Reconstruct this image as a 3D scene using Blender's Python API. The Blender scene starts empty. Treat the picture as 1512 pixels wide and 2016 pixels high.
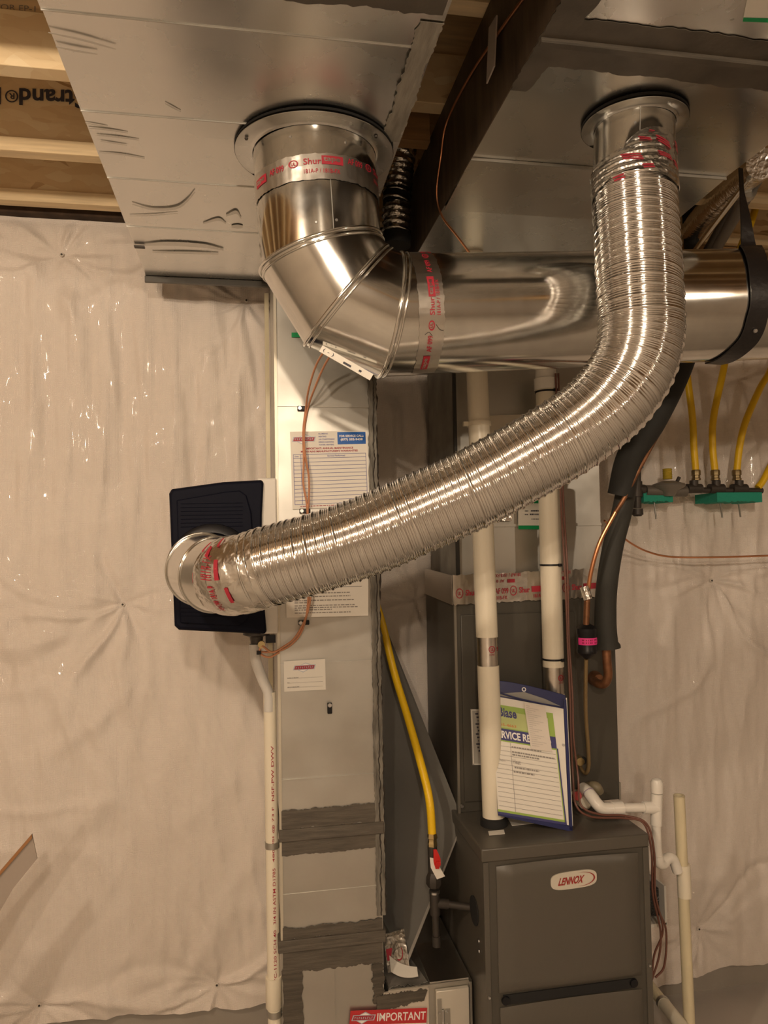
import bpy, math, random
import numpy as np
from mathutils import Vector, Matrix
from math import sin, cos, pi, radians, atan2, sqrt
random.seed(7)
SC = bpy.context.scene
COL = SC.collection

# ------------------------------------------------------------------ camera, light, exposure
FPX = 1456.0; CX, CY = 756.0, 1008.0
YAW, PIT, ROL = radians(10.15), radians(2.3), radians(1.0)
CAM = Vector((0, 0, 1.6))
Fw = Vector((sin(YAW)*cos(PIT), cos(YAW)*cos(PIT), sin(PIT)))
R0 = Vector((cos(YAW), -sin(YAW), 0)); U0 = R0.cross(Fw)
Rt = R0*cos(ROL) - U0*sin(ROL); Up = U0*cos(ROL) + R0*sin(ROL)
cd = bpy.data.cameras.new('camera'); co = bpy.data.objects.new('camera', cd); COL.objects.link(co)
M = Matrix((Rt, Up, -Fw)).transposed().to_4x4(); M.translation = CAM
co.matrix_world = M
cd.sensor_fit = 'VERTICAL'; cd.sensor_height = 36.0; cd.lens = 36.0*FPX/2016.0
cd.clip_start = 0.05
SC.camera = co

W = bpy.data.worlds.new('world'); SC.world = W; W.use_nodes = True
W.node_tree.nodes['Background'].inputs[0].default_value = (1.0, .82, .6, 1)
W.node_tree.nodes['Background'].inputs[1].default_value = 0.0

def lamp(name, loc, power, col, size):
    l = bpy.data.lights.new(name, 'POINT'); l.energy = power; l.color = col; l.shadow_soft_size = size
    o = bpy.data.objects.new(name, l); COL.objects.link(o); o.location = loc; return o
WARM = (1.0, .80, .595)
LAMPS = [lamp('bulb_light', (-.85, .20, 2.50), 27, WARM, .045),
         lamp('bulb_light', (-.05, -1.0, 2.36), 34, WARM, .045),
         lamp('bulb_light', (-1.1, -3.0, 2.42), 46, WARM, .045),
         lamp('bulb_light', (2.6, -1.2, 2.42), 16, WARM, .045)]
SC.view_settings.view_transform = 'Standard'; SC.view_settings.look = 'None'
SC.view_settings.exposure = 1.05; SC.view_settings.gamma = 1.0
SC.view_settings.use_curve_mapping = False

def P(px, py, X=None, Y=None, Z=None):
    d = Fw + Rt*((px-CX)/FPX) + Up*((CY-py)/FPX)
    if Y is not None: t = Y/d.y
    elif X is not None: t = X/d.x
    else: t = (Z-CAM.z)/d.z
    return CAM + d*t

# ------------------------------------------------------------------ materials
def mat(name, col, rough=.5, metal=0.0, spec=.5, bump=0, bscale=40, bdist=.002, cvar=0, cscale=6, stretch=(1, 1, 1),
        rvar=0, coat=0, trans=0, kind=None, dark=None, lacu=.5):
    m = bpy.data.materials.new(name); m.use_nodes = True
    N = m.node_tree.nodes; L = m.node_tree.links; b = N['Principled BSDF']
    b.inputs['Base Color'].default_value = (*col, 1); b.inputs['Roughness'].default_value = rough
    b.inputs['Metallic'].default_value = metal; b.inputs['Specular IOR Level'].default_value = spec
    b.inputs['Coat Weight'].default_value = coat; b.inputs['Transmission Weight'].default_value = trans
    tc = N.new('ShaderNodeTexCoord'); mp = N.new('ShaderNodeMapping'); L.new(tc.outputs['Object'], mp.inputs[0])
    mp.inputs['Scale'].default_value = stretch
    if cvar:
        nz = N.new('ShaderNodeTexNoise'); nz.inputs['Scale'].default_value = cscale; nz.inputs['Detail'].default_value = 6
        L.new(mp.outputs[0], nz.inputs[0])
        rp = N.new('ShaderNodeMapRange'); L.new(nz.outputs[0], rp.inputs[0])
        rp.inputs[1].default_value = .3; rp.inputs[2].default_value = .7
        mx = N.new('ShaderNodeMix'); mx.data_type = 'RGBA'
        L.new(rp.outputs[0], mx.inputs[0])
        d = dark or tuple(c*(1-cvar) for c in col)
        mx.inputs[6].default_value = (*d, 1); mx.inputs[7].default_value = (*[min(1, c*(1+cvar*.4)) for c in col], 1)
        L.new(mx.outputs[2], b.inputs['Base Color'])
    if rvar:
        n2 = N.new('ShaderNodeTexNoise'); n2.inputs['Scale'].default_value = 9; n2.inputs['Detail'].default_value = 5
        L.new(mp.outputs[0], n2.inputs[0])
        r2 = N.new('ShaderNodeMapRange'); L.new(n2.outputs[0], r2.inputs[0])
        r2.inputs[1].default_value = .3; r2.inputs[2].default_value = .7
        r2.inputs[3].default_value = max(0.02, rough-rvar); r2.inputs[4].default_value = rough+rvar
        L.new(r2.outputs[0], b.inputs['Roughness'])
    if bump:
        if kind == 'crinkle':
            t = N.new('ShaderNodeTexVoronoi'); t.inputs['Scale'].default_value = bscale; t.feature = 'F1'; out = t.outputs[0]
            n3 = N.new('ShaderNodeTexNoise'); n3.inputs['Scale'].default_value = bscale*.7; n3.inputs['Detail'].default_value = 3
            L.new(mp.outputs[0], n3.inputs[0]); L.new(n3.outputs[1], t.inputs[0])
            t.inputs['Scale'].default_value = 5
        elif kind == 'spangle':
            t = N.new('ShaderNodeTexVoronoi'); t.inputs['Scale'].default_value = bscale; out = t.outputs[0]; L.new(mp.outputs[0], t.inputs[0])
        else:
            t = N.new('ShaderNodeTexNoise'); t.inputs['Scale'].default_value = bscale; t.inputs['Detail'].default_value = 5
            out = t.outputs[0]; L.new(mp.outputs[0], t.inputs[0])
        bp = N.new('ShaderNodeBump'); bp.inputs['Strength'].default_value = bump; bp.inputs['Distance'].default_value = bdist
        L.new(out, bp.inputs['Height']); L.new(bp.outputs[0], b.inputs['Normal'])
    return m

GALV = mat('galvanised_steel', (.60, .60, .575), .30, 1, cvar=.10, cscale=14, rvar=.07, bump=.10, bscale=5, bdist=.006)
GALVD = mat('galvanised_trunk', (.70, .695, .665), .27, 1, cvar=.03, cscale=3, rvar=.03, bump=.04, bscale=3, bdist=.008)
SHEET = mat('galvanised_matt', (.56, .55, .51), .42, 1, cvar=.10, cscale=7, rvar=.06, bump=.08, bscale=9, bdist=.003)
PIPE = mat('galvanised_pipe', (.72, .715, .68), .15, 1, cvar=.10, cscale=20, rvar=.05, bump=.10, bscale=5, bdist=.004)
ALU = mat('flex_aluminium', (.82, .81, .79), .12, 1, rvar=.03)
FOIL = mat('foil_tape', (.74, .72, .68), .24, 1, bump=.5, bscale=26, bdist=.004, kind='crinkle')
FOILF = mat('foil_tape_flat', (.66, .63, .58), .30, 1, bump=.25, bscale=12, bdist=.003, kind='crinkle')
RED = mat('red_print', (.36, .018, .035), .5)
MASTIC = mat('mastic', (.085, .072, .055), .62, cvar=.45, cscale=8, stretch=(1, 1, 14), bump=.5, bscale=30, bdist=.002)
MASTICX = mat('mastic_horizontal', (.10, .085, .066), .6, cvar=.4, cscale=8, stretch=(1.5, 1.5, 18), bump=.5, bscale=30, bdist=.002)
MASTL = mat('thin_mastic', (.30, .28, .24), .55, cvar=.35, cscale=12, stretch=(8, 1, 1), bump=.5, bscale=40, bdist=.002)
BLACK = mat('black_plastic', (.008, .008, .010), .4, 0, .35)
GASK = mat('black_gasket', (.01, .01, .01), .8)
HUM = mat('humidifier_plastic', (.004, .005, .013), .6, 0, .12, bump=.1, bscale=200, bdist=.0005)
WHT = mat('white_enamel', (.72, .69, .63), .45)
PVC = mat('pvc_cream', (.80, .74, .60), .32, cvar=.05, cscale=5)
PVCW = mat('pvc_white', (.83, .80, .74), .25)
PVCY = mat('pvc_yellowed', (.72, .64, .44), .38, cvar=.15, cscale=12, stretch=(3, 3, .5))
PAPER = mat('paper', (.78, .75, .68), .6)
PAPER2 = mat('receipt_paper', (.70, .64, .57), .65, bump=.2, bscale=14)
INK = mat('dark_ink', (.05, .05, .07), .6)
INKB = mat('blue_ink', (.06, .07, .32), .6)
GREY = mat('grey_ink', (.28, .26, .24), .6)
BLUE = mat('blue_print', (.0, .10, .42), .4)
NAVY = mat('navy_vinyl', (.012, .018, .10), .35)
NAVYP = mat('navy_print', (.04, .04, .17), .5)
LIME = mat('lime_print', (.30, .45, .08), .5)
LIMEL = mat('pale_lime_print', (.48, .55, .22), .5)
GREEN = mat('green_print', (.0, .30, .09), .5)
ORANGE = mat('orange_print', (.6, .22, .06), .5)
WHITE = mat('white_print', (.85, .83, .80), .5)
SILV = mat('silver_print', (.45, .50, .56), .4)
YEL = mat('yellow_hose', (.82, .52, .012), .35, bump=.35, bscale=90, bdist=.002, stretch=(.2, .2, 3))
BRASS = mat('brass', (.62, .50, .26), .3, 1)
IRON = mat('black_iron', (.055, .047, .04), .5, .3, bump=.3, bscale=60)
COP = mat('copper', (.80, .38, .20), .28, 1)
COPD = mat('tarnished_copper', (.30, .14, .07), .45, .7, cvar=.5, cscale=30)
WIREM = mat('copper_wire', (.62, .30, .17), .35, .5)
BROWNW = mat('brown_wire', (.16, .065, .045), .45)
FURN = mat('furnace_paint', (.092, .083, .068), .36, bump=.10, bscale=350, bdist=.0006)
COIL = mat('coil_cabinet_paint', (.068, .062, .050), .38, bump=.1, bscale=300, bdist=.0006, cvar=.1)
REDP = mat('red_plastic', (.55, .015, .012), .35)
INS = mat('pipe_insulation', (.018, .018, .016), .75, bump=.3, bscale=50)
INSG = mat('pipe_insulation_grey', (.034, .034, .029), .7, bump=.3, bscale=50)
PINK = mat('pink_label', (.85, .05, .30), .45)
TEAL = mat('green_foam', (.02, .30, .21), .85, bump=.6, bscale=70, bdist=.004)
SKYB = mat('blue_valve', (.16, .36, .50), .4)
WOOD = mat('pine_wood', (.86, .68, .42), .65, cvar=.25, cscale=5, stretch=(1, 8, 14), bump=.2, bscale=20)
WOODD = mat('old_wood', (.42, .24, .10), .7, cvar=.3, cscale=5, stretch=(1, 8, 10), bump=.2, bscale=20)
OSB = mat('osb_board', (.72, .50, .25), .6, cvar=.22, cscale=9, stretch=(1, 1, 2.2), bump=.35, bscale=14, bdist=.004)
OSB = mat('osb_strands', (.74, .54, .28), .6)
def _osb():
    N = OSB.node_tree.nodes; L = OSB.node_tree.links; b = N['Principled BSDF']
    tc = N.new('ShaderNodeTexCoord'); mp = N.new('ShaderNodeMapping'); mp.inputs['Scale'].default_value = (18, 18, 60); mp.inputs['Rotation'].default_value = (0, .35, 0)
    nz = N.new('ShaderNodeTexNoise'); nz.inputs['Scale'].default_value = 6; nz.inputs['Detail'].default_value = 2
    L.new(tc.outputs['Object'], nz.inputs[0]); mixv = N.new('ShaderNodeMix'); mixv.data_type = 'VECTOR'; mixv.inputs[0].default_value = .10
    L.new(tc.outputs['Object'], mixv.inputs[4]); L.new(nz.outputs[1], mixv.inputs[5]); L.new(mixv.outputs[1], mp.inputs[0])
    v = N.new('ShaderNodeTexVoronoi'); v.inputs['Scale'].default_value = 1; L.new(mp.outputs[0], v.inputs[0])
    cr = N.new('ShaderNodeValToRGB'); L.new(v.outputs[1], cr.inputs[0])
    e = cr.color_ramp.elements; e[0].position = .03; e[0].color = (.46, .28, .12, 1); e[1].position = .9; e[1].color = (.93, .78, .52, 1)
    k = e.new(.14); k.color = (.80, .61, .36, 1); k = e.new(.6); k.color = (.86, .68, .42, 1)
    L.new(cr.outputs[0], b.inputs['Base Color'])
    bp = N.new('ShaderNodeBump'); bp.inputs['Distance'].default_value = .002; bp.inputs['Strength'].default_value = .5
    L.new(v.outputs[1], bp.inputs['Height']); L.new(bp.outputs[0], b.inputs['Normal'])
_osb()
CONC = mat('concrete', (.33, .30, .26), .85, cvar=.15, cscale=4, bump=.3, bscale=60)
CONCF = mat('concrete_floor', (.52, .48, .43), .7, cvar=.12, cscale=3, bump=.2, bscale=80)
PAPER_SHADE = mat('paper_and_shade', (.40, .34, .29), .7)  # shared by the torn paper strip and the board's painted shadow
CARDE = mat('cardboard_edge', (.34, .16, .06), .7)
SUBF = mat('subfloor', (.45, .30, .15), .8, cvar=.2, cscale=6)
CLEAR = mat('clear_tube', (.62, .60, .56), .3, spec=.6)
STEEL = mat('screw_steel', (.7, .7, .7), .3, 1)
STRAP = mat('black_strap', (.012, .010, .010), .42, bump=.5, bscale=70, bdist=.002)
STRAPD = mat('marker_ink', (.24, .23, .21), .5, .5)

# vapor barrier: slightly glossy woven white film
VB = mat('vapor_barrier_film', (.80, .725, .66), .30, spec=.6, coat=.2)
def _vb():
    N = VB.node_tree.nodes; L = VB.node_tree.links; b = N['Principled BSDF']
    tc = N.new('ShaderNodeTexCoord')
    w1 = N.new('ShaderNodeTexWave'); w1.inputs['Scale'].default_value = 95; w1.bands_direction = 'X'; w1.inputs['Distortion'].default_value = 2
    w2 = N.new('ShaderNodeTexWave'); w2.inputs['Scale'].default_value = 95; w2.bands_direction = 'Z'; w2.inputs['Distortion'].default_value = 2
    nz = N.new('ShaderNodeTexNoise'); nz.inputs['Scale'].default_value = 14; nz.inputs['Detail'].default_value = 6
    for w in (w1, w2, nz): L.new(tc.outputs['Object'], w.inputs[0])
    a = N.new('ShaderNodeMath'); a.operation = 'ADD'; L.new(w1.outputs[1], a.inputs[0]); L.new(w2.outputs[1], a.inputs[1])
    c = N.new('ShaderNodeMath'); c.operation = 'MULTIPLY_ADD'; L.new(nz.outputs[0], c.inputs[0]); c.inputs[1].default_value = 9; L.new(a.outputs[0], c.inputs[2])
    bp = N.new('ShaderNodeBump'); bp.inputs['Strength'].default_value = .45; bp.inputs['Distance'].default_value = .0012
    L.new(c.outputs[0], bp.inputs['Height']); L.new(bp.outputs[0], b.inputs['Normal'])
_vb()

# ------------------------------------------------------------------ mesh helpers
class MB:
    def __init__(s): s.v = []; s.f = []
    def add(s, vs, fs):
        o = len(s.v); s.v += [tuple(p) for p in vs]; s.f += [tuple(i+o for i in f) for f in fs]; return s
    def box(s, x0, x1, y0, y1, z0, z1):
        x0, x1 = sorted((x0, x1)); y0, y1 = sorted((y0, y1)); z0, z1 = sorted((z0, z1))
        vs = [(x, y, z) for x in (x0, x1) for y in (y0, y1) for z in (z0, z1)]
        return s.add(vs, [(0, 1, 3, 2), (4, 6, 7, 5), (0, 4, 5, 1), (2, 3, 7, 6), (0, 2, 6, 4), (1, 5, 7, 3)])
    def prism(s, pts, d):
        pts = [Vector(p) for p in pts]; d = Vector(d); n = len(pts)
        vs = pts + [p+d for p in pts]
        return s.add(vs, [tuple(range(n))[::-1], tuple(range(n, 2*n))] + [(i, (i+1) % n, n+(i+1) % n, n+i) for i in range(n)])
    def rings(s, rings, caps=(True, True), closed=False):
        n = len(rings[0]); vs = [p for r in rings for p in r]; fs = []
        m = len(rings)
        for k in range(m if closed else m-1):
            for i in range(n):
                j = (i+1) % n; k2 = (k+1) % m
                fs.append((k*n+i, k*n+j, k2*n+j, k2*n+i))
        if not closed:
            if caps[0]: fs.append(tuple(range(n))[::-1])
            if caps[1]: fs.append(tuple(range((m-1)*n, m*n)))
        return s.add(vs, fs)
    def lathe(s, p0, ax, prof, n=48, caps=(True, True), sq=None):
        p0 = Vector(p0); ax = Vector(ax).normalized(); a, b = basis(ax)
        return s.rings([[p0+ax*t+(a*cos(2*pi*i/n)+b*sin(2*pi*i/n))*r for i in range(n)] for t, r in prof], caps)
    def cyl(s, p0, p1, r, n=24, caps=(True, True)):
        p0 = Vector(p0); p1 = Vector(p1); return s.lathe(p0, p1-p0, [(0, r), ((p1-p0).length, r)], n, caps)
    def tube(s, pts, r, n=14, smooth=8, caps=(True, True)):
        pts = [Vector(p) for p in pts]
        if smooth: pts = catmull(pts, smooth)
        rr = r if callable(r) else (lambda t: r)
        fr = frames(pts); m = len(pts)
        return s.rings([[pts[k]+(fr[k][1]*cos(2*pi*i/n)+fr[k][2]*sin(2*pi*i/n))*rr(k/(m-1)) for i in range(n)] for k in range(m)], caps)
    def ribbon(s, pts, wv, w, th):
        pts = [Vector(p) for p in pts]; fr = frames(pts); rg = []
        for k, p in enumerate(pts):
            wd = Vector(wv[k] if isinstance(wv, list) else wv).normalized(); nn = fr[k][0].cross(wd).normalized()
            ww = w[k] if isinstance(w, list) else w
            rg.append([p-wd*ww/2-nn*th/2, p+wd*ww/2-nn*th/2, p+wd*ww/2+nn*th/2, p-wd*ww/2+nn*th/2])
        return s.rings(rg)

def basis(ax):
    ax = Vector(ax).normalized(); h = Vector((0, 0, 1)) if abs(ax.z) < .9 else Vector((0, 1, 0))
    a = (h - ax*h.dot(ax)).normalized(); return a, ax.cross(a)
def catmull(pts, k):
    out = []; P_ = [pts[0]*2-pts[1]]+pts+[pts[-1]*2-pts[-2]]
    for i in range(1, len(P_)-2):
        a, b, c, d = P_[i-1:i+3]
        for j in range(k):
            t = j/k; out.append(.5*((2*b)+(c-a)*t+(2*a-5*b+4*c-d)*t*t+(3*b-a-3*c+d)*t**3))
    out.append(pts[-1].copy()); return out
def frames(pts):
    n = len(pts); T = []
    for i in range(n):
        T.append((pts[min(i+1, n-1)]-pts[max(i-1, 0)]).normalized())
    a, b = basis(T[0]); fr = [(T[0], a, b)]
    for i in range(1, n):
        a = (a-T[i]*a.dot(T[i])).normalized(); b = T[i].cross(a); fr.append((T[i], a, b))
    return fr
def resample(pts, ds):
    d = [0]
    for i in range(1, len(pts)): d.append(d[-1]+(pts[i]-pts[i-1]).length)
    L_ = d[-1]; n = int(L_/ds); out = []; j = 0
    for k in range(n+1):
        s_ = L_*k/n
        while j < len(d)-2 and d[j+1] < s_: j += 1
        t = (s_-d[j])/max(1e-9, d[j+1]-d[j]); out.append(pts[j].lerp(pts[j+1], min(1, max(0, t))))
    return out, L_

def part(name, mb, m, parent=None, bevel=0, sharp=35):
    me = bpy.data.meshes.new(name); me.from_pydata(mb.v, [], mb.f); me.update()
    me.materials.append(m)
    me.shade_smooth()
    if sharp and len(me.polygons): me.set_sharp_from_angle(angle=radians(sharp))
    o = bpy.data.objects.new(name, me); COL.objects.link(o)
    if parent:
        o.parent = parent; o.matrix_parent_inverse = Matrix.Translation(-Vector(parent.get('_o', (0, 0, 0))))
    if bevel:
        b = o.modifiers.new('bevel', 'BEVEL'); b.width = bevel; b.segments = 2; b.limit_method = 'ANGLE'; b.angle_limit = radians(40)
    return o
ORIG = {}
def thing(name, label, cat, loc=(0, 0, 0), group=None):
    o = bpy.data.objects.new(name, None); COL.objects.link(o); o.location = loc; o.empty_display_size = .05
    o['label'] = label; o['category'] = cat
    if group: o['group'] = group
    ORIG[o] = Vector(loc); return o
_part = part
def part(name, mb, m, parent=None, bevel=0, sharp=35):
    o = _part(name, mb, m, None, bevel, sharp)
    if parent:
        o.parent = parent
        o.matrix_parent_inverse = Matrix.Translation(-ORIG[parent]) if parent in ORIG else Matrix.Identity(4)
    return o
def tag(o, label, cat, group=None, kind=None):
    o['label'] = label; o['category'] = cat
    if group: o['group'] = group
    if kind: o['kind'] = kind
    return o
def struct(name, mb, m, parent=None):
    o = part(name, mb, m, parent)
    if not parent: o['kind'] = 'structure'
    return o

# text as mesh, in its own bounding box 0..1
_tc = {}
def textmesh(s, bold=0.0):
    if (s, bold) in _tc: return _tc[(s, bold)]
    c = bpy.data.curves.new('t', 'FONT'); c.body = s; c.size = 1; c.resolution_u = 3; c.offset = bold
    o = bpy.data.objects.new('t', c); COL.objects.link(o)
    bpy.context.view_layer.update()
    me = o.evaluated_get(bpy.context.evaluated_depsgraph_get()).to_mesh()
    v = [(p.co.x, p.co.y) for p in me.vertices]; f = [tuple(p.vertices) for p in me.polygons]
    bpy.data.objects.remove(o); bpy.data.curves.remove(c)
    x0 = min(a for a, b in v); x1 = max(a for a, b in v); y0 = min(b for a, b in v); y1 = max(b for a, b in v)
    _tc[(s, bold)] = ([((a-x0)/(x1-x0), (b-y0)/(y1-y0)) for a, b in v], f, (x1-x0)/(y1-y0)); return _tc[(s, bold)]
class Quad:
    """a flat sheet between four world corners; a runs right, b runs up, h stands off towards the viewer"""
    def __init__(s, tl, tr, bl, br, off=0.0):
        s.c = [Vector(p) for p in (tl, tr, bl, br)]; s.n = ((s.c[1]-s.c[0]).cross(s.c[2]-s.c[0])).normalized()
        if s.n.dot(CAM-s.c[0]) < 0: s.n = -s.n
        s.off = off
    def __call__(s, a, b, h=0):
        tl, tr, bl, br = s.c
        return (tl.lerp(tr, a)).lerp(bl.lerp(br, a), 1-b)+s.n*(h+s.off)
def put_text(mb, q, s, a0, b0, a1, b1, h=.0006, bold=0.0, flip=False, shear=0):
    v, f, _ = textmesh(s, bold); out = []
    for x, y in v:
        if flip: x, y = 1-x, 1-y
        out.append(q(a0+(a1-a0)*x+shear*y, b0+(b1-b0)*y, h))
    mb.add(out, f)
def put_rect(mb, q, a0, b0, a1, b1, h=.0006, n=1, shear=0):
    vs = []; fs = []
    for i in range(n+1):
        a = a0+(a1-a0)*i/n; vs += [q(a, b0, h), q(a+shear, b1, h)]
        if i: fs.append((2*i-2, 2*i, 2*i+1, 2*i-1))
    mb.add(vs, fs)
def put_poly(mb, q, pts, h=.0006): mb.add([q(a, b, h) for a, b in pts], [tuple(range(len(pts)))])
def fine_line(mb, q, a0, b, a1, hgt, h=.0006, seed=0):
    r = random.Random(seed); a = a0
    while a < a1:
        w = r.uniform(.012, .05); put_rect(mb, q, a, b, min(a+w, a1), b+hgt, h); a += w+.010
def sheet(q, th=.001, inset=0):
    return MB().prism([q(0, 0), q(1, 0), q(1, 1), q(0, 1)], -q.n*0+q.n*(-th) if False else q.n*th)
def logo(q, a0, b0, a1, b1, parent, h=.0018, red=None, plate=None):
    """hexagonal diamond behind a slanted bar"""
    A = lambda x: a0+(a1-a0)*x; B = lambda y: b0+(b1-b0)*y
    m = MB(); put_poly(m, q, [(A(.0), B(.28)), (A(.06), B(.75)), (A(.32), B(.75)), (A(.56), B(1)), (A(.8), B(.75)), (A(1), B(.75)), (A(.94), B(.28)), (A(.68), B(.28)), (A(.44), B(0)), (A(.2), B(.28))], h)
    lg = part('logo', m, SILV, parent)
    m = MB(); put_poly(m, q, [(A(.33), B(.74)), (A(.56), B(.92)), (A(.74), B(.74))], h+.0003); put_poly(m, q, [(A(.26), B(.28)), (A(.62), B(.28)), (A(.44), B(.08))], h+.0003)
    part('logo_point', m, WHITE, lg)
    m = MB(); put_poly(m, q, [(A(.05), B(.34)), (A(.1), B(.69)), (A(.95), B(.69)), (A(.9), B(.34))], h+.0003)
    part('logo_bar', m, RED, lg)
    m = MB()
    for i in range(9):
        put_rect(m, q, A(.12+i*.088), B(.43), A(.145+i*.088), B(.6), h+.0006, shear=(a1-a0)*.012)
        if i % 2: put_rect(m, q, A(.12+i*.088), B(.43), A(.175+i*.088), B(.475), h+.0006)
        else: put_rect(m, q, A(.12+i*.088), B(.56), A(.18+i*.088), B(.6), h+.0006)
    part('logo_lettering', m, SILV, lg)
def ragged(pts_a, pts_b, jit, seed, nsub=14):
    """two polylines (world) joined into a thin strip with torn edges; returns two finer lists"""
    r = random.Random(seed)
    def fine(pp, j):
        pp = [Vector(p) for p in pp]; o = []
        for i in range(len(pp)-1):
            for k in range(nsub): o.append(pp[i].lerp(pp[i+1], k/nsub))
        o.append(pp[-1]); w = 0
        for i in range(len(o)):
            w = w*.6+r.uniform(-1, 1)*.7; o[i] = o[i]+Vector(j)*w
        return o
    return fine(pts_a, jit), fine(pts_b, [-c for c in jit])
def strip(a, b, nrm, th=.0012):
    m = MB(); nrm = Vector(nrm); n = len(a)
    vs = []
    for i in range(n): vs += [a[i], b[i], b[i]+nrm*th, a[i]+nrm*th]
    fs = [(0, 1, 2, 3)]
    for i in range(n-1):
        k = 4*i
        for j in range(4): fs.append((k+j, k+4+j, k+4+(j+1) % 4, k+(j+1) % 4))
    fs.append(tuple(4*(n-1)+j for j in (3, 2, 1, 0)))
    return m.add(vs, fs)

FL = -.04
# ------------------------------------------------------------------ the room
struct('floor', MB().box(-3.2, 4.2, -4.2, 2.7, FL-.1, FL), CONCF)
struct('wall_back', MB().box(-3.2, 4.2, 2.50, 2.65, FL, 2.95), CONC)
struct('wall_left', MB().box(-3.3, -3.2, -4.2, 2.65, FL, 2.95), mat('side_wall', (.60, .54, .47), .5))
struct('wall_right', MB().box(4.2, 4.3, -4.2, 2.65, FL, 2.95), mat('side_wall_right', (.45, .40, .35), .5))
struct('wall_front', MB().box(-3.2, 4.2, -4.3, -4.2, FL, 2.95), mat('front_wall', (.42, .37, .32), .6))
m = MB().box(-3.2, 4.2, -4.2, 2.65, 2.94, 3.0)
y = .75
while y > -4:
    m.box(-3.2, 4.2, y-.03, y+.03, 2.70, 2.94); y -= .40
struct('ceiling', m, SUBF)

struct('trim_1', MB().box(-3.19, 4.19, 2.452, 2.499, 2.656, 2.93), mat('dark_insulation', (.06, .035, .02), .9, cvar=.5, cscale=20))
# floor joists in view
def joist(y0, label, web_text=None):
    t = thing('floor_joist', label, 'joist', (0, y0, 2.66), 'wooden floor joists under the ceiling')
    part('flange', MB().box(-3.19, 4.19, y0, y0+.042, 2.66, 2.698), WOOD, t, bevel=.002)
    w = part('web', MB().box(-3.19, 4.19, y0+.016, y0+.026, 2.698, 2.90), OSB, t)
    part('flange', MB().box(-3.19, 4.19, y0, y0+.042, 2.90, 2.938), WOOD, t)
    return t, w
t, w = joist(2.375, 'wooden I-joist closest to the wall, just above the plastic sheeting')
t, w = joist(2.072, 'wooden I-joist with black Strand lettering upside down on its web')
q = Quad(P(-55, 170, Y=2.086), P(168, 178, Y=2.086), P(-55, 203, Y=2.086), P(168, 214, Y=2.086))
m = MB(); put_text(m, q, 'Strand', .41, .0, 1, 1, .001, .025, flip=True)
part('lettering', m, INK, w)
m = MB(); qq = [(.345+.058*cos(i*pi/12), .5+.36*sin(i*pi/12)) for i in range(24)]; q2 = [(.345+.045*cos(i*pi/12), .5+.29*sin(i*pi/12)) for i in range(24)]
m.add([q(a, b, .001) for a, b in qq+q2], [(i, (i+1) % 24, 24+(i+1) % 24, 24+i) for i in range(24)])
put_text(m, q, 'R', .32, .34, .37, .68, .001, .02, flip=True); put_rect(m, q, .22, .0, .25, 1, .001)
part('lettering', m, INK, w)
t = thing('floor_joist', 'bright engineered wood joist third from the wall, flat faced, with small stamped print above it', 'joist', (0, 1.70, 2.66), 'wooden floor joists under the ceiling')
part('flange', MB().box(-3.19, 4.19, 1.70, 1.745, 2.66, 2.787), OSB, t, bevel=.002)
w = part('web', MB().box(-3.19, 4.19, 1.712, 1.735, 2.787, 2.938), WOOD, t)
q = Quad(P(-60, 8, Y=1.711), P(70, 16, Y=1.711), P(-60, 22, Y=1.711), P(70, 30, Y=1.711))
m = MB(); put_text(m, q, 'NOT FOR EP-1', 0, .45, 1, 1.25, .001); put_text(m, q, 'PRESSURE', 0, -.75, .72, .05, .001)
part('lettering', m, GREY, w)
joist(1.36, 'wooden I-joist seen between the trunk ducts, second from the top of the gap')
joist(1.02, 'wooden I-joist at the very top of the gap between the trunk ducts')

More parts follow.
